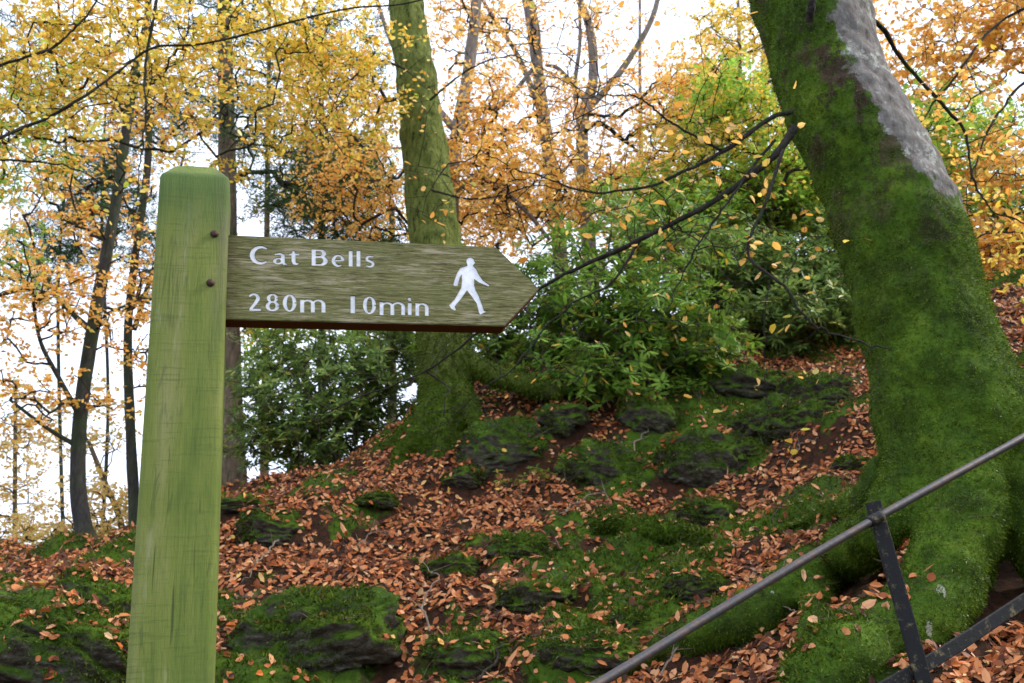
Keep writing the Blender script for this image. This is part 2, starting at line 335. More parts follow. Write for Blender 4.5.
# ------------------------------------------------------------------ signpost
def m_post():
    t = NT('algae_green_softwood'); v = t.co((1, 1, 1))
    g = t.noise(170, 6, .7, t.co((1, 1, .09))); b = t.noise(5, 5, .6, t.co((1.5, 1, .35)), .6)
    c = t.ramp(b, [(.3, (.07, .10, .02)), (.42, (.115, .155, .026)), (.55, (.155, .185, .036)), (.68, (.21, .215, .07)), (.78, (.26, .25, .12))])
    c = t.mix(t.math('MULTIPLY', t.mask(g, .52, .70), .55), c, (.09, .13, .03))
    saw = t.noise(90, 4, .65, t.co((.10, .10, 1.5)), .15); c = t.mix(t.math('MULTIPLY', t.mask(saw, .56, .585), t.math('MULTIPLY', t.mask(t.noise(9, 3), .36, .55), .42)), c, (.07, .11, .025))
    kn = t.noise(9, 3, .5, t.co((1, 1, .45)), 3.0); c = t.mix(t.math('MULTIPLY', t.mask(kn, .66, .72), .5), c, (.10, .11, .05))
    st = t.noise(34, 4, .6, t.co((1, 1, .12))); c = t.mix(t.math('MULTIPLY', t.mask(st, .62, .72), .6), c, (.30, .30, .17))
    # dark stained corner by the bolts and under the cap
    sx = t.n('ShaderNodeSeparateXYZ'); t.l(t.co(), sx.inputs[0])
    e = t.math('MULTIPLY', t.mask(sx.outputs[0], .030, .062), t.mask(sx.outputs[2], -.50, -.18)); e = t.math('MULTIPLY', e, t.mask(t.noise(30, 5, .7, t.co((1, 1, .2))), .35, .6))
    c = t.mix(t.math('MULTIPLY', e, .8), c, (.13, .125, .07))
    cw = t.noise(9, 4, .55, t.co((1, 1, .11)), 1.6); cl = t.math('ABSOLUTE', t.math('SUBTRACT', t.math('FRACT', t.math('MULTIPLY', cw, 9)), .5)); c = t.mix(t.math('MULTIPLY', t.mask(cl, .10, .02), t.math('MULTIPLY', t.mask(t.noise(6, 4, .6), .42, .6), .55)), c, (.055, .075, .02))
    e2 = t.math('MULTIPLY', t.math('MULTIPLY', t.mask(t.math('ADD', sx.outputs[2], t.math('MULTIPLY', t.noise(40, 4, .6, t.co((1, 1, .1))), .22)), -.06, .08), .75), t.mask(sx.outputs[2], .006, .0))
    c = t.mix(e2, c, (.07, .12, .03))
    ck = t.noise(60, 4, .6, t.co((1, 1, .05)), .5); c = t.mix(t.math('MULTIPLY', t.mask(ck, .36, .32), .8), c, (.04, .055, .015)); h = t.bump(saw, .4, .002, t.bump(g, .8, .003, t.bump(ck, .6, .004)))
    return t.surf(c, .8, t.bump(t.noise(130, 4, .7, t.co((1, 1, .3))), .3, .002, h), .25)
def m_blade():
    t = NT('weathered_oak'); g = t.noise(260, 7, .7, t.co((.085, .5, 1)), .5); b = t.noise(7, 5, .6, t.co((.5, 1, 2.2)))
    c = t.ramp(g, [(.30, (.025, .022, .010)), (.42, (.09, .085, .032)), (.54, (.17, .16, .062)), (.70, (.34, .30, .19))])
    c = t.mix(t.math('MULTIPLY', t.mask(b, .38, .62), .45), c, (.125, .135, .042))
    gy_ = t.noise(38, 6, .75, t.co((.22, 1, 2.0))); c = t.mix(t.math('MULTIPLY', t.mask(gy_, .52, .62), .8), c, (.34, .30, .20))
    cr = t.noise(190, 5, .7, t.co((.075, .5, 1.2)), .7); ck = t.mask(cr, .40, .34); c = t.mix(t.math('MULTIPLY', ck, .8), c, (.035, .026, .012))
    sx = t.n('ShaderNodeSeparateXYZ'); t.l(t.co(), sx.inputs[0])
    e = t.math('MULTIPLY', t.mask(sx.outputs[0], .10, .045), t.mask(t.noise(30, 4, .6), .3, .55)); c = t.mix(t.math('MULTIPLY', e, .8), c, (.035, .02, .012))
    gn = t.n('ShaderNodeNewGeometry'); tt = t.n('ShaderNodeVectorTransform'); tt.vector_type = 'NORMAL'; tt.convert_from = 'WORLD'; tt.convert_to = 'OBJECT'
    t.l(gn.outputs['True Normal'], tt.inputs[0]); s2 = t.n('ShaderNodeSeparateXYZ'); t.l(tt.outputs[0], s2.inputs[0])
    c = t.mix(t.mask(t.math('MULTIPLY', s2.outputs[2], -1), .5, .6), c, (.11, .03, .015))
    return t.surf(c, .85, t.bump(cr, .9, .003, t.bump(g, .9, .002)), .2)
PD = dict(D=1.9, x=-.667, z=.954, w=.141, yaw=.239, lx=-.084, ly=-.115, zb=-.126, hb=.197, L=.584, zl=-2.62, dep=.038)
def rotm():
    c, s = math.cos(PD['lx']), math.sin(PD['lx']); R1 = np.array([[c, 0, s], [0, 1, 0], [-s, 0, c]])
    c, s = math.cos(PD['ly']), math.sin(PD['ly']); R2 = np.array([[1, 0, 0], [0, c, -s], [0, s, c]])
    c, s = math.cos(PD['yaw']), math.sin(PD['yaw']); R3 = np.array([[c, -s, 0], [s, c, 0], [0, 0, 1]])
    return R2@R1@R3
RM = rotm(); ORG = np.array([PD['x'], PD['D'], PD['z']])+EYE
def simplebm(name, bm, mat, parent=None):
    me = bpy.data.meshes.new(name); bm.normal_update(); bm.to_mesh(me); bm.free(); return link(name, me, mat, parent)
from mathutils import Matrix
W2, DP = PD['w']/2, PD['w']
sign = empty('signpost', tuple(ORG+RM@np.array([0, W2, PD['zl']])), 'green wooden footpath signpost with one pointed arm lettered Cat Bells', 'signpost')
sign.rotation_euler = Matrix(RM.tolist()).to_euler(); bpy.context.view_layer.update()
MW = Matrix.Translation(ORG)@Matrix(RM.tolist()).to_4x4()
def place_local(o):         # mesh is in sign coordinates (origin: centre of the post's front top edge)
    o.parent = sign; o.matrix_world = MW; return o
def bevbox(x0, x1, y0, y1, z0, z1, bev, seg=3):
    bm = bmesh.new(); vs = [bm.verts.new((x, y, z)) for z in (z0, z1) for x, y in ((x0, y0), (x1, y0), (x1, y1), (x0, y1))]
    for f in ((3, 2, 1, 0), (4, 5, 6, 7), (0, 1, 5, 4), (1, 2, 6, 5), (2, 3, 7, 6), (3, 0, 4, 7)): bm.faces.new([vs[i] for i in f])
    if bev: bmesh.ops.bevel(bm, geom=list(bm.edges), offset=bev, segments=seg, affect='EDGES', profile=.6)
    return bm
# post: chamfered square with a four-sided weathered cap, sides of the section rounded
bm = bmesh.new(); sec = []
for cx, cy, a0 in ((W2, 0, -90), (W2, DP, 0), (-W2, DP, 90), (-W2, 0, 180)):
    sx_, sy_ = (1 if cx > 0 else -1), (-1 if cy == 0 else 1); r = .011
    for k in range(5):
        a = rad(a0+k*22.5); sec.append((cx-sx_*r+r*math.cos(a), cy-sy_*r+r*math.sin(a)))
zs = [PD['zl']]+list(np.linspace(-1.6, -.05, 40))+[-.012, -.004, .002]; ins = [0]*42+[.0025, .007]
rings = []
rg = np.random.default_rng(3)
for z, i in zip(zs, ins):
    s = 1-i/W2; rings.append([bm.verts.new((x*s, (y-W2)*s+W2+0*z, z)) for x, y in sec])
for s, z in ((.62, .030), (.30, .047)): rings.append([bm.verts.new((x*s, (y-W2)*s+W2, z)) for x, y in sec])
top = bm.verts.new((0, W2, .052))
for a, b in zip(rings, rings[1:]):
    for i in range(len(sec)): bm.faces.new((a[i], a[(i+1) % 20], b[(i+1) % 20], b[i]))
for i in range(20): bm.faces.new((rings[-1][i], rings[-1][(i+1) % 20], top))
bm.faces.new(rings[0][::-1])
for f in bm.faces: f.smooth = True
post = place_local(simplebm('post', bm, m_post()))
# blade
B0 = W2-.004; ZB, ZT = PD['zb']-PD['hb'], PD['zb']; YF = PD['dep']; TH = .04; X1 = W2+PD['L']-.001; XT = X1+.088
def blade_px(px, py):       # where on the arm's face the photograph shows this pixel
    a, b = (px-512)/F, (341.5-py)/F; d = RM.T@np.array([a, CP-b*SP, SP+b*CP]); o = RM.T@(EYE-ORG); t = (YF-o[1])/d[1]
    p = o+d*t; return p[0], p[2]
out = [(B0, ZB), (X1, ZB), (XT, (ZB+ZT)/2-.004), (X1-.004, ZT), (B0, ZT)]
bm = bmesh.new(); fr = [bm.verts.new((x, YF, z)) for x, z in out]; bk = [bm.verts.new((x, YF+TH, z)) for x, z in out]
bm.faces.new(fr); bm.faces.new(bk[::-1])
for i in range(5): bm.faces.new((fr[(i+1) % 5], fr[i], bk[i], bk[(i+1) % 5]))
bmesh.ops.recalc_face_normals(bm, faces=bm.faces)
bmesh.ops.bevel(bm, geom=list(bm.edges), offset=.0016, segments=2, affect='EDGES')
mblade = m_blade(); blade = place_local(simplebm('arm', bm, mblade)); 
# --- lettering: humanist bold strokes, cut into the arm and painted white
def arc(cx, cy, rx, ry, a0, a1, w0, w1=None, n=20, wm=None):
    a = np.radians(np.linspace(a0, a1, n)); w1 = w0 if w1 is None else w1; t = np.linspace(0, 1, n); w = w0+(w1-w0)*t
    if wm is not None: w = w+(wm-(w0+w1)/2)*np.sin(np.pi*t)
    return np.stack([cx+rx*np.cos(a), cy-ry*np.sin(a), w], 1)
def line(*p): return np.array(p, float)
def ringw(cx, cy, rx, ry, wv, wh, n=30):
    a = np.linspace(0, 2*np.pi, n); return np.stack([cx+rx*np.cos(a), cy-ry*np.sin(a), wh+(wv-wh)*np.cos(a)**2], 1)
def glyph(c, x0, x1, y0, y1):       # zoomed pixels: left, right, top, bottom
    w, h = x1-x0, y1-y0; X = lambda u: x0+u*w; Y = lambda v: y0+v*h; S, T = 21, 12
    if c == 'C': return [arc(X(.56), Y(.5), w*.46, h*.43, 48, 312, 10, 10, 34, 25)]
    if c == 'l' or c == '1': return [line((X(.5), y0, w), (X(.5), y1, w))]
    if c == 't': return [line((X(.42), y0, 8), (X(.42), Y(.25), S), (X(.42), Y(.75), S), (X(.5), Y(.9), S), (X(.72), Y(.95), 13), (X(.92), Y(.88), 6)), line((X(.04), Y(.27), T), (X(.95), Y(.27), T))]
    if c == 'B': return [line((X(.13), y0, 22), (X(.13), y1, 22)), np.vstack([line((X(.1), Y(.065), T), (X(.5), Y(.065), T)), arc(X(.52), Y(.26), w*.26, h*.195, 90, -90, T, T, 14, 22), line((X(.1), Y(.455), T))]),
                         np.vstack([line((X(.1), Y(.475), T), (X(.52), Y(.475), T)), arc(X(.56), Y(.705), w*.31, h*.235, 90, -90, T, T, 14, 24), line((X(.1), Y(.94), T))])]
    if c == 'e': return [np.vstack([line((X(.12), Y(.5), 10), (X(.86), Y(.5), 10)), arc(X(.52), Y(.47), w*.36, h*.38, 0, 180, 18, 18, 16, 12), arc(X(.56), Y(.47), w*.41, h*.44, 180, 305, 20, 7, 14, 17)])]
    if c == 'a': return [np.vstack([line((X(.12), Y(.16), 9)), arc(X(.42), Y(.3), w*.27, h*.2, 120, 0, 11, 19, 10), line((X(.69), Y(.75), 20), (X(.78), Y(.93), 16), (X(.98), Y(.95), 7))]), ringw(X(.38), Y(.69), w*.27, h*.21, 16, 10)]
    if c == 's': return [np.vstack([line((X(.84), Y(.14), 9)), arc(X(.48), Y(.29), w*.27, h*.19, 75, 220, 12, 16, 10), arc(X(.5), Y(.71), w*.31, h*.2, 50, -130, 17, 11, 12), line((X(.12), Y(.84), 9))])]
    if c == '2': return [np.vstack([line((X(.06), Y(.2), 9)), arc(X(.42), Y(.3), w*.33, h*.23, 125, -20, 12, 20, 12), line((X(.5), Y(.62), 17), (X(.13), Y(.93), 12))]), line((X(.08), Y(.93), 15), (X(1), Y(.93), 15))]
    if c == '8': return [ringw(X(.5), Y(.27), w*.29, h*.21, 17, 11), ringw(X(.5), Y(.71), w*.36, h*.235, 20, 11)]
    if c == '0': return [ringw(X(.5), Y(.5), w*.36, h*.44, 21, 11)]
    if c == 'n': return [line((X(.14), y0, S), (X(.14), y1, S)), np.vstack([line((X(.14), Y(.45), 6)), arc(X(.5), Y(.37), w*.35, h*.29, 150, 0, 10, S, 12, 14), line((X(.85), y1, S))])]
    if c == 'm': return [line((X(.075), y0, S), (X(.075), y1, S))]+[np.vstack([line((X(.075+q), Y(.45), 6)), arc(X(.29+q), Y(.37), w*.21, h*.29, 150, 0, 10, S, 12, 14), line((X(.5+q), y1, S))]) for q in (0, .425)]
    if c == 'i': return [line((X(.5), Y(.28), S), (X(.5), y1, S)), ringw(X(.5), Y(.08), 5, 5, 11, 11, 12)]
GL = [('C', 217, 320, 137, 238), ('a', 340, 417, 174, 240), ('t', 426, 484, 163, 240), ('B', 548, 634, 155, 245), ('e', 655, 724, 183, 252), ('l', 748, 769, 163, 250), ('l', 790, 811, 163, 250), ('s', 834, 890, 187, 256),
      ('2', 207, 276, 391, 488), ('8', 300, 374, 394, 490), ('0', 393, 466, 397, 494), ('m', 487, 622, 426, 498), ('1', 758, 782, 408, 502), ('0', 825, 895, 408, 507), ('m', 915, 1052, 440, 512), ('i', 1066, 1088, 418, 512), ('n', 1108, 1180, 445, 516)]
SC = 5.39
def ribbon(st, dense=True):
    P = np.array([(*blade_px(210+x/SC, 220+y/SC), (w+2)/SC*.00196) for x, y, w in st]); d = np.gradient(P[:, :2], axis=0); d /= np.linalg.norm(d, axis=1)[:, None]+1e-9
    n = np.stack([-d[:, 1], d[:, 0]], 1)*P[:, 2:3]/2; return P[:, :2]+n, P[:, :2]-n
def prism(bm, A, B, yf, yb):
    n = len(A); v = [[bm.verts.new((p[0], y, p[1])) for p in S_] for S_ in (A, B) for y in (yf, yb)]
    af, ab, bf, bb = v
    for i in range(n-1):
        bm.faces.new((af[i], af[i+1], bf[i+1], bf[i])); bm.faces.new((bb[i], bb[i+1], ab[i+1], ab[i]))
        bm.faces.new((ab[i], ab[i+1], af[i+1], af[i])); bm.faces.new((bf[i], bf[i+1], bb[i+1], bb[i]))
    bm.faces.new((af[0], bf[0], bb[0], ab[0])); bm.faces.new((bf[-1], af[-1], ab[-1], bb[-1]))
REC = .003
# figure outline
FIG = [(418, 244), (380, 255), (362, 285), (348, 325), (341, 350), (351, 356), (364, 356), (370, 332), (377, 306), (387, 293), (388, 330), (384, 364), (350, 425), (318, 458), (330, 478), (350, 488), (357, 482), (349, 464), (380, 428), (415, 378),
       (440, 410), (468, 450), (480, 500), (487, 509), (527, 490), (508, 488), (495, 450), (478, 405), (462, 375), (455, 350), (455, 318), (480, 336), (530, 357), (540, 351), (500, 322), (478, 290), (465, 262), (448, 245), (452, 238), (461, 228), (456, 221), (452, 208), (440, 199), (424, 200), (414, 210), (412, 226)]
figp = [blade_px(390+x/SC, 220+y/SC) for x, y in FIG]
def figprism(bm, yf, yb):
    a = [bm.verts.new((x, yf, z)) for x, z in figp]; b = [bm.verts.new((x, yb, z)) for x, z in figp]
    bm.faces.new(a); bm.faces.new(b[::-1]); n = len(a)
    for i in range(n): bm.faces.new((a[(i+1) % n], a[i], b[i], b[(i+1) % n]))
cut = bmesh.new(); WORDS = [('Cat', 0, 3), ('Bells', 3, 8), ('280m', 8, 12), ('10min', 12, 17)]; paints = [MB() for w in WORDS]
strokes = [(s, k) for k, w in enumerate(WORDS) for g in GL[w[1]:w[2]] for s in glyph(*g)]
def add_inlay(mb, A, B, y):
    n = len(A); V = np.vstack([np.stack([A[:, 0], np.full(n, y), A[:, 1]], 1), np.stack([B[:, 0], np.full(n, y), B[:, 1]], 1)]); i = np.arange(n-1)
    mb.add(V, np.stack([i, i+1, n+i+1, n+i], 1))
def bool_cut(target, cbm):
    bmesh.ops.recalc_face_normals(cbm, faces=cbm.faces); cme = bpy.data.meshes.new('c'); cbm.to_mesh(cme); cbm.free(); co = bpy.data.objects.new('c', cme); COL.objects.link(co); co.matrix_world = MW
    md = target.modifiers.new('b', 'BOOLEAN'); md.operation = 'DIFFERENCE'; md.solver = 'EXACT'; md.use_self = True; md.object = co
    bpy.context.view_layer.update(); dg = bpy.context.evaluated_depsgraph_get(); me = bpy.data.meshes.new_from_object(target.evaluated_get(dg))
    target.modifiers.clear(); ok = len(me.vertices) > 20
    if ok: target.data = me
    bpy.data.objects.remove(co); print('boolean verts', len(me.vertices))
eps = 0
for s, k in strokes:
    A, B = ribbon(s); eps += 1; e = (eps % 7)*.00007
    prism(cut, A, B, YF-.003-e, YF+REC+e); add_inlay(paints[k], A, B, YF+REC-.0008-e*.8)
figprism(cut, YF-.0035, YF+REC)
bool_cut(blade, cut)
tw = NT('white_sign_paint'); M['white'] = tw.surf(tw.mix(tw.mask(tw.noise(90, 4, .6), .4, .7), (.82, .82, .86), (.62, .64, .66)), .5, None, .3)
for (w_, _a, _b), p_ in zip(WORDS, paints):
    let = place_local(p_.build('lettering', M['white'], smooth=False)); let.parent = blade; let.matrix_world = MW; let['label'] = 'white carved lettering reading '+w_
bm = bmesh.new(); figprism(bm, YF+REC-.0010, YF+REC-.0004); bmesh.ops.recalc_face_normals(bm, faces=bm.faces)
fg = place_local(simplebm('walking_figure', bm, M['white'])); fg.parent = blade; fg.matrix_world = MW
# bolts
tr = NT('rusty_iron'); M['rust'] = tr.surf(tr.ramp(tr.noise(120, 5, .7), [(.3, (.035, .022, .018)), (.6, (.11, .06, .04)), (.75, (.16, .10, .07))]), .7, tr.bump(tr.noise(200, 4), .6, .002), .3, .3)
for px, py in ((214.5, 234), (210.5, 283)):
    a, b = (px-512)/F, (341.5-py)/F; d = RM.T@np.array([a, CP-b*SP, SP+b*CP]); o_ = RM.T@(EYE-ORG); t_ = (0-o_[1])/d[1]; p = o_+d*t_
    bm = bmesh.new(); rgs = []
    for r, y in ((.0085, .002), (.0085, -.002), (.0065, -.006), (.003, -.008)):
        rgs.append([bm.verts.new((p[0]+r*math.cos(k*math.pi/6), y, p[2]+r*math.sin(k*math.pi/6))) for k in range(12)])
    for A, B in zip(rgs, rgs[1:]):
        for i in range(12): bm.faces.new((A[i], A[(i+1) % 12], B[(i+1) % 12], B[i]))
    bm.faces.new(rgs[-1])
    for f in bm.faces: f.smooth = True
    bmesh.ops.recalc_face_normals(bm, faces=bm.faces); place_local(simplebm('bolt', bm, M['rust']))

# ------------------------------------------------------------------ handrail
th = NT('painted_iron'); M['iron'] = th.surf(th.mix(th.mask(th.noise(26, 6, .7), .45, .62), (.050, .046, .050), (.095, .060, .045)), .45, th.bump(th.noise(60, 5), .35, .003), .5, .2)
tb = NT('black_iron_lichen'); M['blackiron'] = tb.surf(tb.mix(tb.mask(tb.noise(34, 6, .75), .55, .70), (.014, .014, .015), (.20, .16, .08)), .7, tb.bump(tb.noise(70, 5), .5, .003), .25, .1)
hp = PX(875, 505, 2.95)
rail = empty('metal_handrail', tuple(PX(945, 800, 3.0)), 'iron handrail with round top rail and flat lower bar in front of mossy trunk', 'handrail')
def addp(o, par): o.parent = par; o.matrix_parent_inverse = par.matrix_world.inverted(); return o
mb = MB(); tube(mb, [PX(440, 775, 2.25), PX(598, 684, 2.5), PX(730, 604, 2.72), PX(875, 519, 2.95), PX(1024, 437, 3.2), PX(1180, 352, 3.5)], [.0122]*6, 14, 90, .10, 9)
mb.build('top_rail', M['iron'], rail)
def bar(name, pts, w, t, mat, par, side):
    m_ = MB(); C = catmull(pts, 24); T, _, _ = frames(C); side = np.array(side, float)
    U = np.cross(T, side); U /= np.linalg.norm(U, axis=1)[:, None]; S = np.cross(U, T)
    w_ = w*(1+.04*fbm3(C, 8, 2))[:, None]; c = .12
    rg_ = [C+U*w_/2*a+S*t/2*b for a, b in ((1, 1-c*2), (1-c, 1), (-1+c, 1), (-1, 1-2*c), (-1, -1+2*c), (-1+c, -1), (1-c, -1), (1, -1+2*c))]
    V = np.stack(rg_, 1).reshape(-1, 3); n = len(C); i = np.arange(n-1)[:, None]*8; j = np.arange(8)[None]; j2 = (j+1) % 8
    m_.add(V, np.stack([i+j, i+j2, i+8+j2, i+8+j], -1).reshape(-1, 4))
    V2 = np.vstack([V[:8], C[0], V[-8:], C[-1]]); jj = np.arange(8)
    m_.add(V2, None, np.vstack([np.stack([(jj+1) % 8, jj, np.full(8, 8)], 1), np.stack([9+jj, 9+(jj+1) % 8, np.full(8, 17)], 1)]))
    return m_.build(name, mat, par, smooth=False)
bar('rail_post', [PX(873, 502, 2.97), PX(898, 590, 2.97), PX(926, 690, 2.97), PX(965, 830, 2.98)], .046, .012, M['blackiron'], rail, (0, 1, 0))
cl = MB(); tube(cl, [PX(868, 522.5, 2.945), PX(882, 515.5, 2.955)], [.0165, .0165], 14, 6); cl.build('clamp', M['blackiron'], rail)
bar('lower_rail', [PX(780, 745, 2.8), PX(925, 665, 3.0), PX(1030, 597, 3.16), PX(1190, 495, 3.45)], .040, .010, M['blackiron'], rail, (0, 1, .1))
bar('rail_post', [PX(1150, 362, 3.44), PX(1185, 520, 3.46), PX(1240, 750, 3.48)], .046, .012, M['blackiron'], rail, (0, 1, 0))

# ------------------------------------------------------------------ rocks and hummocks
def moss_tufts(v, n_, mb_, rng, cnt, L, keep):
    i = rng.choice(np.where(keep)[0], cnt); P = v[i]+rng.normal(size=(cnt, 3))*.006; N = n_[i]+rng.normal(size=(cnt, 3))*.45; N /= np.linalg.norm(N, axis=1)[:, None]
    U = N+np.array([0, 0, -.45]); U /= np.linalg.norm(U, axis=1)[:, None]; S = np.cross(U, rng.normal(size=(cnt, 3))); S /= np.linalg.norm(S, axis=1)[:, None]
    l = (L*rng.uniform(.5, 1.3, cnt))[:, None]; w = l*.20
    P = P-n_[i]*.003; V = np.stack([P-S*w, P+S*w, P+U*l], 1).reshape(-1, 3); mb_.add(V, None, np.arange(cnt*3).reshape(-1, 3))
def rock(px, py, wpx, hpx, label, seed, dep=.9, mat='rock', sink=.35, name='mossy_rock', cat='rock', tilt=0):
    h = hit(px, min(py+hpx*.3, 690)); D = h[1]; w = wpx*D/F/2; hh = hpx*D/F/2*1.15
    bm = bmesh.new(); bmesh.ops.create_icosphere(bm, subdivisions=5, radius=1); V = np.array([v.co[:] for v in bm.verts]); o = V.copy()
    n = fbm3(V+seed*3.1, 1.3, seed, 3)[:, None]; V = V*(1+.38*n)
    V = np.sign(V)*np.abs(V)**.85                       # blocky
    V *= np.array([w, w*dep*.8, hh]); V = V*(1-.16*np.abs(fbm3(o*np.array([1, 1, 2.2])+seed, 2.4, seed+9, 4))[:, None]*2); V += (o*(.07*fbm3(V+seed, 5, seed+3, 3))[:, None])+o*(.04*fbm3(V+seed, 14, seed+5, 3))[:, None]
    c, s = math.cos(tilt), math.sin(tilt); V = V@np.array([[c, 0, s], [0, 1, 0], [-s, 0, c]]); 
    for v, p in zip(bm.verts, V): v.co = p
    for f in bm.faces: f.smooth = True
    me = bpy.data.meshes.new(name); bm.to_mesh(me); bm.free(); ob = link(name, me, M[mat])
    gz_ = float(ground_h(h[0], h[1]+w*.2)[0]); ob.location = (h[0], h[1]+w*.25, gz_+hh*(.5-sink)); bpy.context.view_layer.update()
    tag(ob, label, cat, 'mossy rocks on the leafy bank'); collide(ob)
    vv = V+np.array(ob.location); nn = np.zeros(len(V)*3, np.float32); me.update(); me.vertices.foreach_get('normal', nn); nn = nn.reshape(-1, 3)
    rg = np.random.default_rng(seed+900); mbr = MB(); keep = (nn[:, 2]*.8+fbm3(V+seed, 5, 3, 3)*2.2 > .12) & (nn[:, 1] < .5)
    if keep.sum() > 50: moss_tufts(vv, nn, mbr, rg, int(min(7000, 1000+45000*w*hh)), .020, keep); mbr.build('moss', M['mossdim'], ob, smooth=False)
    return ob
ROCKS = [(305, 628, 180, 84, 'long dark mossy rock ledge low on the bank, just right of the signpost', .7, .25),
 (92, 590, 100, 46, 'slanting mossy rock left of the post with leaves piled round it', .7, -.5),
 (45, 655, 190, 80, 'big dark mossy rock filling the bottom left corner', .8, -.3),
 (268, 537, 66, 34, 'small rounded mossy boulder just right of the post, amid orange leaves', .9, 0),
 (236, 508, 70, 18, 'low flat bright green mossy stone on the crest beside the post', .9, 0),
 (532, 596, 80, 34, 'rounded green mossy stone in the middle of the leaf litter', .9, .1),
 (520, 548, 60, 28, 'small dark mossy stone just above the middle boulder', .9, 0),
 (700, 462, 90, 62, 'tall shaggy mossy hummock under the right end of the bush', .8, 0),
 (500, 452, 90, 54, 'dark mossy rock face beside the roots of the middle tree', .6, .25),
 (612, 462, 100, 50, 'widest dark mossy rock under the overhanging evergreen bush', .6, -.2),
 (556, 425, 70, 34, 'mossy rock below the arrow tip, between tree roots and bush', .8, .3),
 (650, 418, 60, 36, 'mossy rock tucked close under the bush leaves', .8, -.2),
 (462, 482, 40, 18, 'small mossy stone at the foot of the middle tree mound', .9, 0),
 (748, 452, 50, 26, 'shaggy mossy lump right of the tall hummock', .9, .1),
 (808, 418, 46, 22, 'small mossy lump beneath the hanging twig', .9, .1),
 (775, 428, 90, 46, 'mossy rock on the upper slope left of the leaning trunk', .8, .2),
 (470, 660, 90, 32, 'broad low mossy rock at the bottom of the bank centre', .8, .1),
 (600, 655, 100, 40, 'low mossy rock beside the lower end of the handrail', .8, 0),
 (700, 590, 60, 24, 'small mossy stone between handrail and log', .9, 0),
 (855, 466, 46, 16, 'tiny mossy stone touching the left edge of the leaning trunk', .9, 0),
 (372, 510, 50, 16, 'tiny flat mossy stone in the leaves below the middle tree', .9, 0),
 (450, 572, 70, 26, 'mossy stone right of the dark rock ledge', .9, .1),
 (706, 512, 60, 34, 'squat bright green mossy stone above the fallen log', .9, 0),
 (745, 382, 90, 34, 'mossy ledge high on the slope right of the bush', .8, 0),
 (820, 395, 80, 38, 'upper mossy ledge close behind the hanging twig', .8, .1),
 (640, 610, 60, 24, 'small mossy stone above the handrail in the leaves', .9, 0)]
for i, (px, py, w, h, lb, dp, tl) in enumerate(ROCKS): rock(px, py, w, h, lb, i+2, dp, tilt=tl)

# ------------------------------------------------------------------ big leaning beech
def remesh(name, mb, voxel, mat, parent, amp, freq, seed):
    me = mb.mesh(name); o = bpy.data.objects.new(name, me); COL.objects.link(o); md = o.modifiers.new('r', 'REMESH'); md.mode = 'VOXEL'; md.voxel_size = voxel
    sm = o.modifiers.new('s', 'SMOOTH'); sm.factor = .5; sm.iterations = 5
    bpy.context.view_layer.update(); dg = bpy.context.evaluated_depsgraph_get(); m2 = bpy.data.meshes.new_from_object(o.evaluated_get(dg)); bpy.data.objects.remove(o)
    n = len(m2.vertices); v = np.zeros(n*3, np.float32); m2.vertices.foreach_get('co', v); v = v.reshape(-1, 3).astype(float)
    nn = np.zeros(n*3, np.float32); m2.vertices.foreach_get('normal', nn); nn = nn.reshape(-1, 3)
    d = 0
    for a, f in zip(amp, freq): d = d+a*fbm3(v, f, seed+int(f), 3)
    v = v+nn*d[:, None]; m2.vertices.foreach_set('co', v.astype(np.float32).ravel()); m2.polygons.foreach_set('use_smooth', np.ones(len(m2.polygons), bool)); m2.update()
    m2.materials.clear(); m2.name = name; ob = link(name, m2, mat, parent); collide_raw(v, m2); return ob, v, nn
def collide_raw(v, me): COLLIDE.append((v, [tuple(p.vertices) for p in me.polygons]))
def wpx(w, D, lean=1): return w*D/F/2*lean/CP*1.02
BT = [(700, -330, 5.0, 96), (755, -150, 4.9, 108), (803, 0, 4.8, 122), (838, 100, 4.72, 126), (884, 200, 4.66, 128), (918, 300, 4.6, 142), (945, 390, 4.55, 150), (956, 455, 4.52, 138), (960, 520, 4.5, 88), (958, 600, 4.5, 60), (960, 680, 4.5, 50)]
bigtree = empty('leaning_beech_tree', tuple(PX(950, 620, 4.4)), 'huge moss covered beech trunk leaning left behind the handrail, with bare grey patch', 'tree')
mb = MB(); tube(mb, [PX(a, b, d) for a, b, d, w in BT], [wpx(w, d, .93) for a, b, d, w in BT], 40, 80)
BAX = catmull([PX(a, b, d) for a, b, d, w in BT], 80)
ROOTS = [([(922, 420, 4.5, .12), (902, 480, 4.44, .115), (875, 532, 4.42, .10)], [(838, 578, .11), (800, 610, .115), (750, 636, .11), (702, 650, .095), (660, 664, .07), (615, 684, .04)]),
  ([(945, 430, 4.45, .22), (960, 510, 4.32, .19), (948, 570, 4.22, .18), (915, 618, 4.15, .165)], [(872, 662, .14), (828, 698, .12), (786, 735, .08)]),
  ([(985, 390, 4.5, .19), (1024, 465, 4.42, .165), (1048, 540, 4.35, .16), (1068, 600, 4.3, .15)], [(1110, 670, .11), (1170, 710, .08)]),
  ([(1000, 440, 4.7, .2), (1080, 500, 4.9, .16), (1180, 540, 5.1, .08)], []),
  ([], [(812, 606, .08), (818, 640, .065), (800, 668, .04), (780, 690, .02)]),
  ([(895, 470, 4.6, .10), (870, 505, 4.8, .08)], [(840, 522, .075), (800, 532, .06), (765, 540, .035)])]
for ta, tb_ in ROOTS:
    P_ = [PX(a_, b_, d_) for a_, b_, d_, r_ in ta]; rs = [q[3] for q in ta]
    for a_, b_, r_ in tb_:
        h_ = hit(a_, b_, 3.2).copy(); h_[2] = float(ground_h(h_[0], h_[1])[0])+r_*.75; P_.append(h_); rs.append(r_)
    tube(mb, P_, rs, 16, 50, .22, 5, 3)
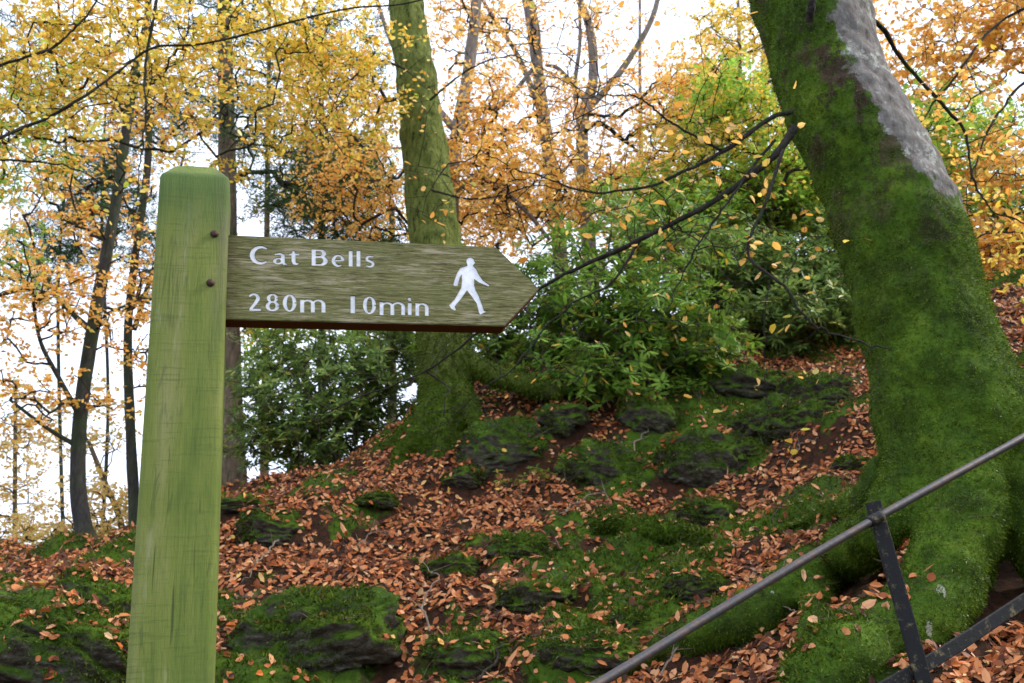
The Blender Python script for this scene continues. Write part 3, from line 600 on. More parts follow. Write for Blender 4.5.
bt, bv, bn = remesh('trunk', mb, .018, M['beech'], bigtree, (.07, .026, .010), (1.6, 6, 22), 31)
# bare bark on the upper right flank
dd = np.linalg.norm(bv[:, None, :]-BAX[None, ::4], axis=2).argmin(1)*4; rel = bv-BAX[dd]; rel /= np.linalg.norm(rel, axis=1)[:, None]+1e-9
side = rel@np.array([.90, -.38, .18]); lo, hi = PX(960, 260, 4.6)[2], PX(880, 130, 4.6)[2]
bare = np.clip((side-.34)*1.5+.40, 0, 1)*np.clip((bv[:, 2]-lo)/(hi-lo)*1.1+.1, 0, 1.1)
bt.data.attributes.new('bare', 'FLOAT', 'POINT').data.foreach_set('value', bare.astype(np.float32))
rng = np.random.default_rng(5)
mb = MB(); vis = (bn[:, 1] < .35) & (bv[:, 2] < PX(800, -60, 4.7)[2]); clump = fbm3(bv, 7, 77, 3) > -.12
moss_tufts(bv, bn, mb, rng, 300000, .011, vis & (bare < .38)); mb.build('moss', M['mossblade'], bigtree, smooth=False)

# ------------------------------------------------------------------ growth of branches and leaf sprays
def blob_pts(blobs, rng):
    out_ = []
    for px, py, rx, ry, D, dD, n in blobs:
        c = PX(px, py, D); q = rng.normal(size=(n, 3)); q /= np.linalg.norm(q, axis=1)[:, None]; q *= rng.uniform(0, 1, n)[:, None]**(1/2.2)
        out_.append(c+q*np.array([rx*D/F, dD, ry*D/F/CP]))
    return np.vstack(out_)
def grow(trunkP, trunkR, att, rng, rtip=.004, pw=.48, maxr=.1, sag=.03):
    """joins every point of the crown to the nearest wood, nearest points first"""
    N = list(trunkP); par = [-1]*len(N); base = len(N)
    T = np.array(trunkP); d = np.linalg.norm(att[:, None]-T[None], axis=2).min(1); order = np.argsort(d)
    buf = np.zeros((base+len(att)*3+5, 3)); buf[:base] = T; cnt = base; tips = []
    for i in order:
        p = att[i]; dv = p-buf[:cnt]; di = np.linalg.norm(dv, axis=1)+.55*np.maximum(-dv[:, 2], 0); j = int(di.argmin()); a = buf[j]; L = np.linalg.norm(p-a)
        e = rng.normal(size=(2, 3))*L*.07; up = np.array([0, 0, L*sag])
        k = j
        for f, ee in ((.35, e[0]), (.7, e[1])):
            buf[cnt] = a+(p-a)*f+ee+up; par.append(k); k = cnt; cnt += 1
        buf[cnt] = p; par.append(k); tips.append(cnt); cnt += 1
    par = np.array(par); w = np.zeros(cnt); w[tips] = 1
    for k in range(cnt-1, base-1, -1): w[par[k]] += w[k]*(par[k] >= base) if par[k] < base else w[k]
    r = rtip*np.maximum(w, 1)**pw; r = np.minimum(r, maxr)
    ids = np.arange(base, cnt); A = buf[par[ids]]; B = buf[ids]; rb = r[ids]; ra = np.where(par[ids] >= base, np.minimum(r[par[ids]], rb*1.6), rb*1.25)
    return A, B, ra, rb, buf[tips], buf[par[tips]]
def sprays(mbt, mbl, tips, prev, rng, nt, nl, L, lw, length, flat=.35, simple=False, jit=.8, rt=.0022):
    n = len(tips); d0 = tips-prev; d0 /= np.linalg.norm(d0, axis=1)[:, None]+1e-9
    P = np.repeat(tips, nt, 0); D = np.repeat(d0, nt, 0)*.55+rng.normal(size=(n*nt, 3))*np.array([.75, .75, flat]); D[:, 2] -= .08; D /= np.linalg.norm(D, axis=1)[:, None]
    ln = length*rng.uniform(.4, 1.2, n*nt); E = P+D*ln[:, None]; Mi = (P+E)/2+rng.normal(size=P.shape)*ln[:, None]*.06
    segs(mbt, P, Mi, np.full(n*nt, rt), np.full(n*nt, rt*.7), 3); segs(mbt, Mi, E, np.full(n*nt, rt*.7), np.full(n*nt, rt*.4), 3)
    if nl:
        m = n*nt*nl; f = rng.uniform(.1, 1.05, m)[:, None]; i = np.repeat(np.arange(n*nt), nl); Q = P[i]+(E[i]-P[i])*f+rng.normal(size=(m, 3))*ln[i][:, None]*.05
        side = np.cross(D[i], np.array([0, 0, 1.0])); sg = rng.choice([-1, 1], m)[:, None]; U = D[i]*.5+side*sg*.8+rng.normal(size=(m, 3))*.35; U /= np.linalg.norm(U, axis=1)[:, None]
        N = np.array([0, 0, 1.0])+rng.normal(size=(m, 3))*jit; N -= U*(N*U).sum(1)[:, None]; N /= np.linalg.norm(N, axis=1)[:, None]
        leaves_dir(mbl, Q, N, U, L*rng.uniform(.6, 1.25, m), lw*rng.uniform(.7, 1.2, m), rng, .2, simple)
def tree(name, label, trunk, blobs, leafm, barkm, seed, group=None, cat='tree', k=10, L=.075, lw=.048, nt=5, nl=9, length=.5, simple=True, rtip=.005, maxr=.06, start=.25, jit=.8, crown='crown', flat=.35, amp=.12, parent=None, tr_mesh=True, pw=.40, extra=None, rt=.0022, twig='twig'):
    rng = np.random.default_rng(seed); TP = [PX(a, b, d) for a, b, d, w in trunk]; TR = [w*d/F/2 for a, b, d, w in trunk]
    if parent is None:
        root = empty(name, tuple(TP[-1]), label, cat, group)
    else: root = parent
    C = catmull(TP, 40); R = np.interp(np.linspace(0, 1, 40), np.linspace(0, 1, len(TR)), TR)
    if tr_mesh:
        mb = MB(); tube(mb, TP, TR, k, 60, amp, 3, seed)
        for e in (extra or []): tube(mb, [PX(a, b, d) for a, b, d, w in e], [w*d/F/2 for a, b, d, w in e], 8, 30, amp, 4, seed)
        mb.build('trunk', M[barkm], root)
    att = blob_pts(blobs, rng); ok = C[:int(40*(1-start))+1] if len(C) else C; Rk = R[:len(ok)]
    ex = []
    for e in (extra or []): ex += list(catmull([PX(a, b, d) for a, b, d, w in e], 16))
    base = np.vstack([ok]+([np.array(ex)] if ex else []))
    A, B, ra, rb, tips, prev = grow(base, None if False else np.ones(len(base)), att, rng, rtip, pw, maxr)
    mt = MB(); ml = MB(); segs(mt, A, B, ra, rb, 5); sprays(mt, ml, tips, prev, rng, nt, nl, L, lw, length, flat, simple, jit, rt)
    mt.build('branches', M[twig], root)
    if ml.n: ml.build(crown, M[leafm], root, smooth=False)
    return root

# big beech: its drooping limbs with sparse leaves
def limb(root, pts, rr_, seed, tw, leafm, name='branch', L=.05, nl=5, subs=22, spread=.35, sl=.35, nt=2, mat='twig', kink=.0075):
    rng = np.random.default_rng(seed); mb = MB(); P = [PX(*p) for p in pts]; C = catmull(P, 60); C = C+np.cumsum(rng.normal(size=C.shape)*kink, 0)*np.linspace(0, 1, 60)[:, None]
    R = np.interp(np.linspace(0, 1, 60), np.linspace(0, 1, len(rr_)), rr_); tube(mb, C, R, 8, 100, .3, 25, seed)
    ids = rng.integers(8, 59, subs); T = np.gradient(C, axis=0); T /= np.linalg.norm(T, axis=1)[:, None]
    att = C[ids]+T[ids]*rng.uniform(.1, .5, subs)[:, None]*spread+rng.normal(size=(subs, 3))*np.array([spread, spread*.7, spread*.6])*.8
    if root is bigtree:
        q_ = np.linalg.norm(att[:, None, ::2]-BAX[None, ::2, ::2], axis=2).min(1); att = att[q_ > .62]
    A, B, ra, rb, tips, prev = grow(C, R, att, rng, tw, .5, .012); segs(mb, A, B, ra, rb, 5); ml = MB()
    sprays(mb, ml, tips, prev, rng, nt, nl, L, L*.62, sl, .4, False, .8, .0013); b = mb.build(name, M[mat], root)
    if ml.n: o = ml.build('leaves', M[leafm], root, smooth=False); o.parent = b; o.matrix_parent_inverse.identity()
limb(bigtree, [(795, 128, 4.5), (770, 160, 4.45), (715, 200, 4.45), (640, 240, 4.5), (580, 268, 4.6), (540, 290, 4.65), (480, 335, 4.8), (430, 372, 4.9), (350, 412, 5.1), (290, 445, 5.3)], [.021, .018, .015, .0125, .010, .0085, .0065, .005, .004, .002], 11, .0014, 'orange', nl=0, subs=60, spread=.42, nt=3)
limb(bigtree, [(792, 112, 4.5), (770, 118, 4.45), (720, 150, 4.4), (670, 172, 4.4), (600, 185, 4.4), (530, 168, 4.5), (470, 140, 4.6)], [.014, .012, .010, .008, .0055, .004, .002], 12, .0012, 'orange', nl=1, subs=60, spread=.45, nt=2)
limb(bigtree, [(783, 150, 4.4), (765, 200, 4.3), (742, 252, 4.25), (770, 285, 4.2), (800, 325, 4.2), (830, 350, 4.2), (862, 368, 4.2)], [.009, .008, .007, .0065, .0055, .005, .003], 13, .0012, 'orange', nl=1, subs=24, spread=.30)
limb(bigtree, [(775, 140, 4.45), (745, 175, 4.4), (715, 215, 4.3), (690, 262, 4.3), (660, 310, 4.3)], [.008, .007, .005, .004, .0015], 21, .0012, 'orange', nl=1, subs=36, spread=.4)
limb(bigtree, [(640, 240, 4.5), (610, 285, 4.5), (560, 320, 4.55), (500, 380, 4.6), (420, 430, 4.7)], [.008, .006, .0045, .0035, .0015], 22, .0012, 'orange', nl=0, subs=26, spread=.3)
limb(bigtree, [(720, 150, 4.4), (670, 120, 4.35), (630, 90, 4.3), (560, 95, 4.3)], [.007, .0055, .004, .0015], 23, .0012, 'orange', nl=1, subs=36, spread=.45)
limb(bigtree, [(862, 12, 4.8), (885, 30, 4.95), (905, 62, 5.1), (945, 105, 5.2), (968, 132, 5.3), (975, 165, 5.3), (985, 195, 5.3), (1010, 215, 5.3), (1060, 240, 5.3)], [.016, .014, .012, .010, .009, .007, .006, .005, .003], 14, .0016, 'orange', nl=4, subs=26, spread=.3)
limb(bigtree, [(810, 22, 4.45), (809, 5, 4.4), (806, -30, 4.4), (790, -90, 4.3)], [.02, .018, .014, .008], 15, .0015, 'orange', nl=0, subs=2, spread=.1, nt=1)
limb(bigtree, [(770, 280, 4.2), (762, 330, 4.25), (755, 390, 4.3), (750, 430, 4.3)], [.003, .0025, .002, .001], 16, .001, 'yellow', nl=1, subs=8, spread=.12, sl=.15, nt=1)
# crown of the big beech, mostly above the frame
rng = np.random.default_rng(17)
tree('x', '', [(560, -700, 5.4, 40), (640, -520, 5.2, 70), (700, -330, 5.0, 96)], [(600, -420, 420, 200, 5.6, 1.6, 34), (900, -330, 300, 160, 5.4, 1.6, 22)], 'orange', 'beech', 18, parent=bigtree, tr_mesh=True, nl=8, start=0, maxr=.04)

# ------------------------------------------------------------------ middle tree
MTr = [(385, -330, 9.6, 28), (396, -120, 9.2, 33), (406, 0, 9.0, 38), (414, 60, 8.95, 41), (422, 130, 8.9, 46), (435, 240, 8.8, 52), (443, 330, 8.75, 54), (446, 390, 8.7, 54), (446, 440, 8.65, 56), (444, 500, 8.6, 60)]
midtree = empty('mossy_tree', tuple(PX(438, 470, 8.6)), 'straight olive green trunk rising behind the sign arm from a mossy root mound', 'tree')
mb = MB(); tube(mb, [PX(a, b, d) for a, b, d, w in MTr], [wpx(w, d) for a, b, d, w in MTr], 28, 80)
for rt in ([(440, 380, 8.6, .12), (420, 425, 8.55, .10), (400, 460, 8.45, .085), (376, 492, 8.3, .05)],
           [(455, 350, 8.6, .10), (486, 372, 8.55, .10), (524, 384, 8.5, .08), (560, 396, 8.5, .05)],
           [(458, 385, 8.5, .11), (472, 415, 8.4, .09), (484, 445, 8.3, .05)],
           [(446, 400, 8.5, .12), (440, 445, 8.4, .08), (436, 475, 8.3, .04)],
           [(430, 410, 8.8, .12), (390, 448, 9.0, .09), (345, 476, 9.1, .05)]):
    tube(mb, [PX(a, b, d) for a, b, d, r in rt], [q[3] for q in rt], 14, 30, .25, 4, 9)
t2 = NT('mid_bark'); zz = t2.n('ShaderNodeSeparateXYZ'); t2.l(t2.co(), zz.inputs[0])
rg_ = t2.noise(20, 6, .75, t2.co((1, 1, .35))); bk = t2.ramp(rg_, [(.36, (.030, .042, .010)), (.44, (.14, .18, .03)), (.62, (.26, .30, .07))])
z1 = PX(441, 345, 8.7)[2]; z0 = PX(441, 440, 8.7)[2]; mk = t2.mask(t2.math('ADD', zz.outputs[2], t2.math('MULTIPLY', t2.noise(3, 5, .7), 1.6)), z1+1.0, z0+.9)
M['mid'] = t2.surf(t2.mix(mk, bk, t2.mix(.35, moss_col(t2, .8), (.16, .24, .02))), .9, t2.bump(rg_, 1, .08, t2.bump(t2.noise(60, 5, .7), .8, .02)), .2)
mo_, mv, mn = remesh('trunk', mb, .03, M['mid'], midtree, (.03, .02, .012), (2.5, 8, 20), 51)
mb = MB(); moss_tufts(mv, mn, mb, rng, 40000, .022, (mn[:, 1] < .4) & (mv[:, 2] < z1+.5)); mb.build('moss', M['mossblade'], midtree, smooth=False)
tree('x', '', [(330, -700, 10, 18), (385, -330, 9.6, 28)], [(380, -380, 420, 170, 9.6, 3, 34)], 'yellow', 'algae_bark', 52, parent=midtree, nl=8, start=0)

# ------------------------------------------------------------------ background trees
G1 = 'trees on the slope behind the sign'
tree('slender_tree', 'dark slender tree on the leafy crest at the far left, orange leaves', [(150, -60, 10, 6), (148, 10, 10, 7), (132, 90, 10, 10), (118, 190, 10, 11), (98, 300, 10, 13), (82, 400, 10, 14), (78, 480, 10, 15), (84, 530, 10, 18), (96, 556, 10, 26)],
     [(40, 300, 70, 70, 9.6, 1.2, 60), (90, 200, 80, 60, 10.2, 1.2, 50), (60, 400, 70, 35, 9.8, .9, 26), (130, 60, 120, 60, 10, 1.5, 60), (140, 300, 40, 70, 10, .8, 24)], 'orange', 'dark_bark', 61, G1, nl=7, nt=4, L=.062, lw=.042, length=.35, start=.15, rtip=.006,
     extra=[[(82, 420, 10, 7), (60, 380, 9.9, 5), (40, 340, 9.8, 4), (32, 290, 9.7, 3)], [(90, 330, 10, 7), (60, 300, 10.1, 4), (38, 260, 10.2, 3)], [(85, 450, 10, 6), (50, 430, 9.9, 4), (10, 400, 9.8, 3)]])
tree('slender_tree', 'thin dark forked tree half hidden behind the left edge of the signpost', [(146, -60, 11, 5), (148, 60, 11, 6), (148, 160, 11, 8), (136, 250, 11, 8), (128, 330, 11, 9), (130, 420, 11, 10), (134, 500, 11, 12), (138, 560, 11, 16)],
     [(150, 120, 60, 70, 11, 1.2, 36), (150, 330, 40, 80, 11, 1, 22)], 'orange', 'dark_bark', 62, G1, nl=6, nt=4, L=.062, lw=.042, length=.35, start=.1, rtip=.006, extra=[[(134, 330, 11, 6), (165, 230, 11, 4), (185, 150, 11, 3)]])
tree('conifer_tree', 'tall brown conifer trunk rising just right behind the signpost, dark green needles', [(222, -200, 14, 12), (224, 0, 14, 15), (226, 100, 14, 18), (228, 220, 14, 19), (230, 340, 14, 21), (232, 430, 14, 23), (234, 500, 14, 28), (236, 540, 14, 34)],
     [(230, 130, 60, 70, 14, 1.6, 50), (225, 20, 70, 50, 14, 1.6, 50), (330, 190, 60, 55, 13.5, 1, 50), (250, -120, 140, 80, 14, 2, 30)], 'needle', 'brown_bark', 63, G1, nl=22, nt=6, L=.10, lw=.014, length=.55, start=.3, rtip=.008, flat=.2, crown='needles')
tree('conifer_tree', 'thin conifer with drooping dark needles beside the left slender tree', [(50, -150, 18, 2), (58, 0, 18, 2.5), (66, 150, 18, 3), (58, 300, 18, 3.5), (64, 575, 18, 4)],
     [(75, 190, 50, 50, 17, 1, 45), (20, 60, 50, 60, 18, 1.2, 26), (110, 240, 30, 40, 17, 1, 14)], 'needle', 'dark_bark', 64, G1, nl=18, nt=6, L=.10, lw=.014, length=.5, start=.2, rtip=.008, flat=.2, crown='needles')
tree('beech_tree', 'yellow beech whose leafy boughs fill the top left corner', [(-260, -350, 7.5, 30), (-230, -100, 7.5, 45), (-220, 150, 7.5, 55), (-210, 400, 7.5, 60), (-200, 640, 7.4, 75)],
     [(60, 30, 150, 60, 7.6, 1.2, 95), (230, 30, 150, 50, 8, 1.2, 70), (10, 110, 60, 70, 7.4, 1, 40), (340, 70, 90, 80, 8.2, 1, 60), (180, 120, 150, 50, 8, 1, 34), (0, -70, 260, 60, 7, 1.5, 40)], 'yellow', 'grey_bark', 65, G1, nl=8, nt=5, L=.050, lw=.034, length=.32, start=.3, rtip=.003, maxr=.016, simple=False, pw=.33)
tree('beech_tree', 'orange beech in the gap right of the middle trunk, twisting pale limbs', [(470, -160, 12.5, 10), (478, -40, 12.5, 12), (470, 60, 12.5, 14), (455, 150, 12.4, 15), (450, 250, 12.4, 18), (446, 380, 12.4, 22), (446, 470, 12.4, 30)],
     [(480, 140, 70, 60, 12.2, 1.3, 110), (520, 190, 90, 45, 12, 1.3, 100), (340, 100, 60, 70, 12.5, 1.2, 60), (360, 200, 70, 50, 12.5, 1.3, 70), (470, 20, 90, 50, 12.5, 1.3, 34)], 'orange', 'grey_bark', 66, G1, nl=8, nt=5, L=.062, lw=.043, length=.4, start=.2, rtip=.006,
     extra=[[(452, 200, 12.4, 9), (480, 175, 12.2, 7), (520, 205, 12, 6), (550, 240, 12, 4)], [(455, 130, 12.4, 9), (400, 60, 12.5, 6), (370, -20, 12.5, 4)], [(462, 110, 12.4, 8), (500, 105, 12.3, 7), (540, 60, 12.2, 4)]])
tree('tall_tree', 'tall pale grey trunk in the bright gap above the sign arm', [(500, -160, 16, 9), (518, -40, 16, 12), (532, 20, 16, 15), (540, 90, 16, 14), (548, 150, 16, 15), (556, 210, 16, 15), (562, 280, 16, 17), (566, 400, 16, 22)],
     [(500, 20, 80, 50, 16, 1.5, 40), (560, 120, 90, 50, 15.6, 1.3, 50), (540, 215, 80, 35, 15.5, 1.3, 50), (560, -60, 130, 50, 16, 2, 36)], 'orange', 'grey_bark', 67, G1, nl=8, nt=5, L=.07, lw=.05, length=.45, start=.25, rtip=.008,
     extra=[[(545, 125, 16, 8), (520, 60, 16, 6), (495, 20, 16, 5), (470, -20, 16, 3)], [(556, 180, 16, 7), (520, 150, 16, 5), (470, 165, 15.8, 3)]])
tree('tall_tree', 'grey tree forking into two rising limbs near the top centre', [(566, -140, 15, 6), (572, -30, 15, 8), (590, 30, 15, 10), (593, 80, 15, 12), (583, 120, 15, 14), (583, 180, 15, 14), (590, 260, 15, 16), (596, 380, 15, 20)],
     [(640, 100, 70, 55, 14.6, 1.3, 44), (610, 190, 80, 40, 14.5, 1.2, 60), (600, 20, 70, 40, 15, 1.3, 20), (690, 120, 60, 50, 14.5, 1.2, 70), (640, -50, 120, 40, 15, 2, 30)], 'orange', 'grey_bark', 68, G1, nl=8, nt=5, L=.068, lw=.047, length=.42, start=.25, rtip=.007,
     extra=[[(584, 112, 15, 9), (610, 85, 15, 8), (635, 50, 15, 7), (655, 10, 15, 6), (662, -40, 15, 4)], [(583, 150, 15, 7), (575, 90, 15, 5), (580, 40, 15, 4), (578, -20, 15, 3)], [(585, 100, 15, 6), (560, 70, 15, 5), (545, 65, 15, 3)]])
tree('beech_tree', 'orange leaved beech on the right edge behind the leaning trunk', [(1240, -300, 8.5, 40), (1225, -50, 8.4, 55), (1215, 150, 8.3, 60), (1210, 330, 8.2, 70), (1205, 420, 8.1, 85)],
     [(960, 45, 90, 55, 8.2, 1, 85), (1000, 180, 60, 45, 7.8, .9, 36), (905, 190, 40, 60, 8.4, .8, 18), (990, 250, 50, 18, 7.6, .5, 36), (1060, 60, 90, 110, 8, 1.2, 40), (950, -70, 180, 60, 8, 1.5, 50)], 'orange', 'grey_bark', 69, G1, nl=8, nt=5, L=.056, lw=.038, length=.32, start=.2, rtip=.003, maxr=.02, simple=False, pw=.36)
tree('young_beech', 'slim golden beech between the grey forked tree and leaning trunk', [(735, -120, 13, 3), (738, 0, 13, 4), (742, 120, 13, 5), (748, 220, 13, 6), (752, 330, 13, 8)],
     [(735, 50, 60, 50, 12.6, 1.3, 80), (690, 150, 60, 45, 12, 1.2, 60), (760, 150, 40, 60, 12, 1, 24), (820, 60, 60, 60, 13.5, 1, 30)], 'yellow', 'grey_bark', 70, G1, nl=8, nt=5, L=.06, lw=.042, length=.4, start=.2, rtip=.005)
tree('green_tree', 'backlit lime green tree glowing just left of the leaning trunk', [(770, -100, 16, 9), (766, 60, 16, 11), (760, 180, 16, 13), (756, 300, 16, 17)],
     [(745, 120, 80, 50, 15.5, 1.2, 100), (790, 190, 60, 60, 12, 1.0, 90), (690, 205, 100, 40, 12.4, 1.0, 110), (730, 110, 60, 40, 11.8, .8, 50), (920, 170, 50, 90, 7.9, .6, 34), (950, 150, 80, 110, 15.5, 1.5, 170)], 'lime', 'grey_bark', 71, G1, nl=9, nt=5, L=.08, lw=.055, length=.45, start=.15, rtip=.006)
tree('young_beech', 'pale yellow sapling at the far left edge on the horizon', [(16, 380, 19, 3), (15, 460, 19, 4), (15, 530, 19, 5), (15, 590, 19, 6)],
     [(15, 440, 36, 60, 19, 1, 60), (15, 515, 40, 34, 19, .8, 50)], 'pale', 'brown_bark', 72, G1, nl=7, nt=5, L=.08, lw=.06, length=.45, start=.05, rtip=.006)
tree('young_beech', 'low yellow leaning sapling between the slender trees and the post', [(88, 440, 13, 4), (104, 480, 13, 5), (120, 520, 13, 6), (128, 570, 13, 8)],
     [(110, 515, 45, 35, 12.5, 1, 50), (60, 535, 60, 16, 13, 1, 40), (100, 440, 50, 50, 13, 1, 26)], 'pale', 'brown_bark', 73, G1, nl=7, nt=5, L=.065, lw=.045, length=.35, start=.05, rtip=.005)
tree('beech_tree', 'distant yellow beech filling the gap between signpost and middle trunk', [(270, -100, 18, 4), (269, 60, 18, 5), (267, 220, 18, 6), (265, 400, 18, 8), (264, 520, 18, 10)],
     [(290, 160, 80, 60, 17.5, 1.5, 70), (370, 150, 50, 90, 17.5, 1.5, 60), (300, 60, 100, 50, 18, 1.5, 50), (370, 300, 50, 60, 17, 1.5, 34), (260, 300, 60, 60, 17, 1.2, 34)], 'yellow', 'brown_bark', 74, G1, nl=8, nt=5, L=.09, lw=.065, length=.5, start=.2, rtip=.008)
tree('beech_tree', 'far amber beech behind the two grey trunks', [(640, -60, 22, 3), (640, 80, 22, 4), (642, 200, 22, 6), (644, 320, 22, 8)],
     [(480, 210, 60, 40, 20, 1.5, 70), (640, 200, 80, 40, 21, 1.5, 80), (700, 80, 60, 50, 21, 1.5, 60)], 'orange', 'grey_bark', 75, G1, nl=8, nt=5, L=.10, lw=.07, length=.55, start=.15, rtip=.009)

tree('conifer_tree', 'broad dark conifer whose boughs show between the signpost and the middle trunk', [(318, -160, 15, 4), (320, 0, 15, 5), (322, 200, 15, 7), (322, 400, 15, 9), (322, 520, 15, 11)],
     [(330, 170, 75, 50, 14.6, 1.2, 60), (300, 230, 60, 30, 14.5, 1, 34), (340, 60, 60, 50, 15, 1.2, 34), (375, 240, 30, 40, 14.5, 1, 22)], 'needle', 'dark_bark', 76, G1, nl=26, nt=6, L=.10, lw=.016, length=.6, start=.2, rtip=.006, flat=.2, crown='needles')
tree('conifer_tree', 'dark feathery conifer boughs right behind the forked tree at left', [(118, -160, 19, 2), (112, 0, 19, 2), (102, 200, 19, 3), (108, 400, 19, 3.5), (100, 570, 19, 4)],
     [(110, 190, 45, 70, 18.5, 1.2, 70), (160, 260, 40, 60, 18.5, 1.2, 40), (60, 260, 40, 40, 18.5, 1.2, 34), (150, 120, 60, 40, 18.5, 1.2, 36)], 'needle', 'dark_bark', 77, G1, nl=26, nt=6, L=.12, lw=.02, length=.7, start=.2, rtip=.007, flat=.25, crown='needles')
tree('green_tree', 'yellow green tree at the far left edge behind the slender tree', [(-30, -60, 15, 8), (-28, 150, 15, 10), (-26, 400, 15, 13), (-24, 600, 15, 16)],
     [(20, 150, 50, 70, 14.5, 1.2, 60), (10, 260, 40, 60, 14.5, 1, 30), (60, 90, 60, 40, 14.5, 1, 26)], 'lime', 'brown_bark', 78, G1, nl=8, nt=5, L=.075, lw=.05, length=.4, start=.15, rtip=.005)
tree('green_tree', 'green leaved tree seen under the sign arm above the dark bush', [(392, 200, 16, 6), (392, 300, 16, 8), (392, 400, 16, 10), (392, 500, 16, 12)],
     [(330, 340, 90, 30, 15.5, 1.2, 60), (270, 370, 40, 40, 15.5, 1, 30), (400, 330, 60, 30, 15.5, 1, 40)], 'lime', 'brown_bark', 79, G1, nl=9, nt=5, L=.075, lw=.05, length=.4, start=.15, rtip=.005)
lb_ = [o for o in bpy.data.objects if o.get('label') == 'yellow beech whose leafy boughs fill the top left corner'][0]
limb(lb_, [(520, -40, 6.2), (420, 0, 6.1), (350, 8, 6.0), (290, 22, 5.9), (210, 42, 5.8), (155, 47, 5.7), (120, 70, 5.7), (82, 98, 5.6), (40, 122, 5.6), (-30, 148, 5.5), (-150, 165, 6.3), (-222, 160, 7.5)], [.004, .0058, .0065, .007, .0075, .008, .008, .009, .010, .012, .018, .03], 401, .0014, 'yellow', nl=3, subs=60, spread=.5, kink=.004)
limb(lb_, [(-230, -120, 7.5), (60, -90, 6.3), (150, -40, 5.9), (152, 20, 5.8), (145, 70, 5.8), (148, 120, 5.8), (140, 180, 5.9), (132, 235, 6.0)], [.022, .016, .012, .010, .008, .006, .004, .002], 402, .0013, 'yellow', nl=2, subs=30, spread=.4)
limb(lb_, [(-224, 110, 7.5), (-100, 95, 6.6), (0, 62, 5.9), (50, 40, 5.9), (85, 0, 5.9), (110, -40, 5.9)], [.025, .016, .010, .008, .006, .004], 403, .0013, 'yellow', nl=2, subs=30, spread=.4)
limb(lb_, [(-220, 180, 7.5), (-80, 155, 6.4), (0, 158, 6), (60, 165, 6.1), (120, 185, 6.2)], [.02, .012, .008, .005, .002], 404, .0013, 'yellow', nl=2, subs=18, spread=.3)
rb_ = [o for o in bpy.data.objects if o.get('label') == 'orange leaved beech on the right edge behind the leaning trunk'][0]
limb(rb_, [(1226, -80, 8.4), (1160, -70, 7.2), (1060, -10, 6.3), (1000, 20, 6.2), (960, 70, 6.1), (920, 120, 6.1), (900, 160, 6.1)], [.025, .018, .012, .010, .008, .005, .002], 405, .0014, 'orange', nl=3, subs=50, spread=.45)
limb(rb_, [(1220, 50, 8.35), (1160, 45, 7.2), (1060, 60, 6.4), (1000, 110, 6.3), (970, 170, 6.2), (960, 220, 6.2)], [.022, .016, .012, .009, .006, .002], 406, .0014, 'yellow', nl=3, subs=40, spread=.4)
limb(rb_, [(1213, 190, 8.3), (1160, 205, 7.2), (1060, 235, 6.4), (1000, 245, 6.3), (955, 250, 6.2)], [.02, .014, .009, .006, .002], 407, .0014, 'yellow', nl=6, subs=40, spread=.3)
mbr_ = [(midtree, [(430, 100, 8.7), (470, 70, 8.5), (520, 60, 8.4), (580, 90, 8.3)], 411), (midtree, [(408, 70, 8.7), (375, 60, 8.5), (340, 90, 8.4), (320, 130, 8.3)], 412), (midtree, [(430, 190, 8.6), (480, 200, 8.4), (540, 190, 8.3), (590, 215, 8.2)], 413)]
for o_, p_, sd in mbr_: limb(o_, p_, [.011, .009, .006, .002], sd, .0022, 'orange', nl=3, subs=34, spread=.6, sl=.45)
# ------------------------------------------------------------------ evergreen bushes
def bush(name, label, px, py, D, blobs, leafm, seed, nw=9, L=.11, W=.033, stems=7, group='evergreen bushes on the bank', whorls=1, rt=.0028):
    rng = np.random.default_rng(seed); g = hit(px, py); c = PX(px, py, D); c[2] = float(ground_h(c[0], c[1])[0])-.05
    root = empty(name, tuple(c), label, 'bush', group); att = blob_pts(blobs, rng); att = att+rng.normal(size=att.shape)*.13
    base = [c+np.array([rng.normal()*.18, rng.normal()*.12, .02*k]) for k in range(stems)]
    A, B, ra, rb, tips, prev = grow(np.array(base), None, att, rng, .004, .42, .03, .02); mt = MB(); segs(mt, A, B, ra, rb, 5); mt.build('stems', M['brown_bark'], root)
    ml = MB(); n = len(tips)
    ax = (tips-prev); ax /= np.linalg.norm(ax, axis=1)[:, None]+1e-9; ax = ax*.4+np.array([0, -.25, .8])+rng.normal(size=ax.shape)*.35; ax /= np.linalg.norm(ax, axis=1)[:, None]
    for q in range(whorls):
        T = tips+rng.normal(size=tips.shape)*(.09 if q else 0); th = rng.uniform(0, 6.28, (n, 1))+np.arange(nw)[None]*2*np.pi/nw+rng.normal(size=(n, nw))*.15
        a = np.cross(ax, np.array([1.0, .2, .1])); a /= np.linalg.norm(a, axis=1)[:, None]; b = np.cross(ax, a)
        dr = a[:, None]*np.cos(th)[..., None]+b[:, None]*np.sin(th)[..., None]; U = dr+ax[:, None]*rng.uniform(-.35, .45, (n, nw, 1)); U /= np.linalg.norm(U, axis=2)[..., None]
        N = ax[:, None]-U*(U*ax[:, None]).sum(2)[..., None]+rng.normal(size=U.shape)*.12; N -= U*(U*N).sum(2)[..., None]; N /= np.linalg.norm(N, axis=2)[..., None]
        P = np.repeat(T[:, None], nw, 1)+U*.012; m = n*nw
        leaves_dir(ml, P.reshape(-1, 3), N.reshape(-1, 3), U.reshape(-1, 3), L*rng.uniform(.6, 1.2, m), W*rng.uniform(.8, 1.2, m), rng, .15, False, .12)
    ml.build('leaves', M[leafm], root, smooth=False); return root
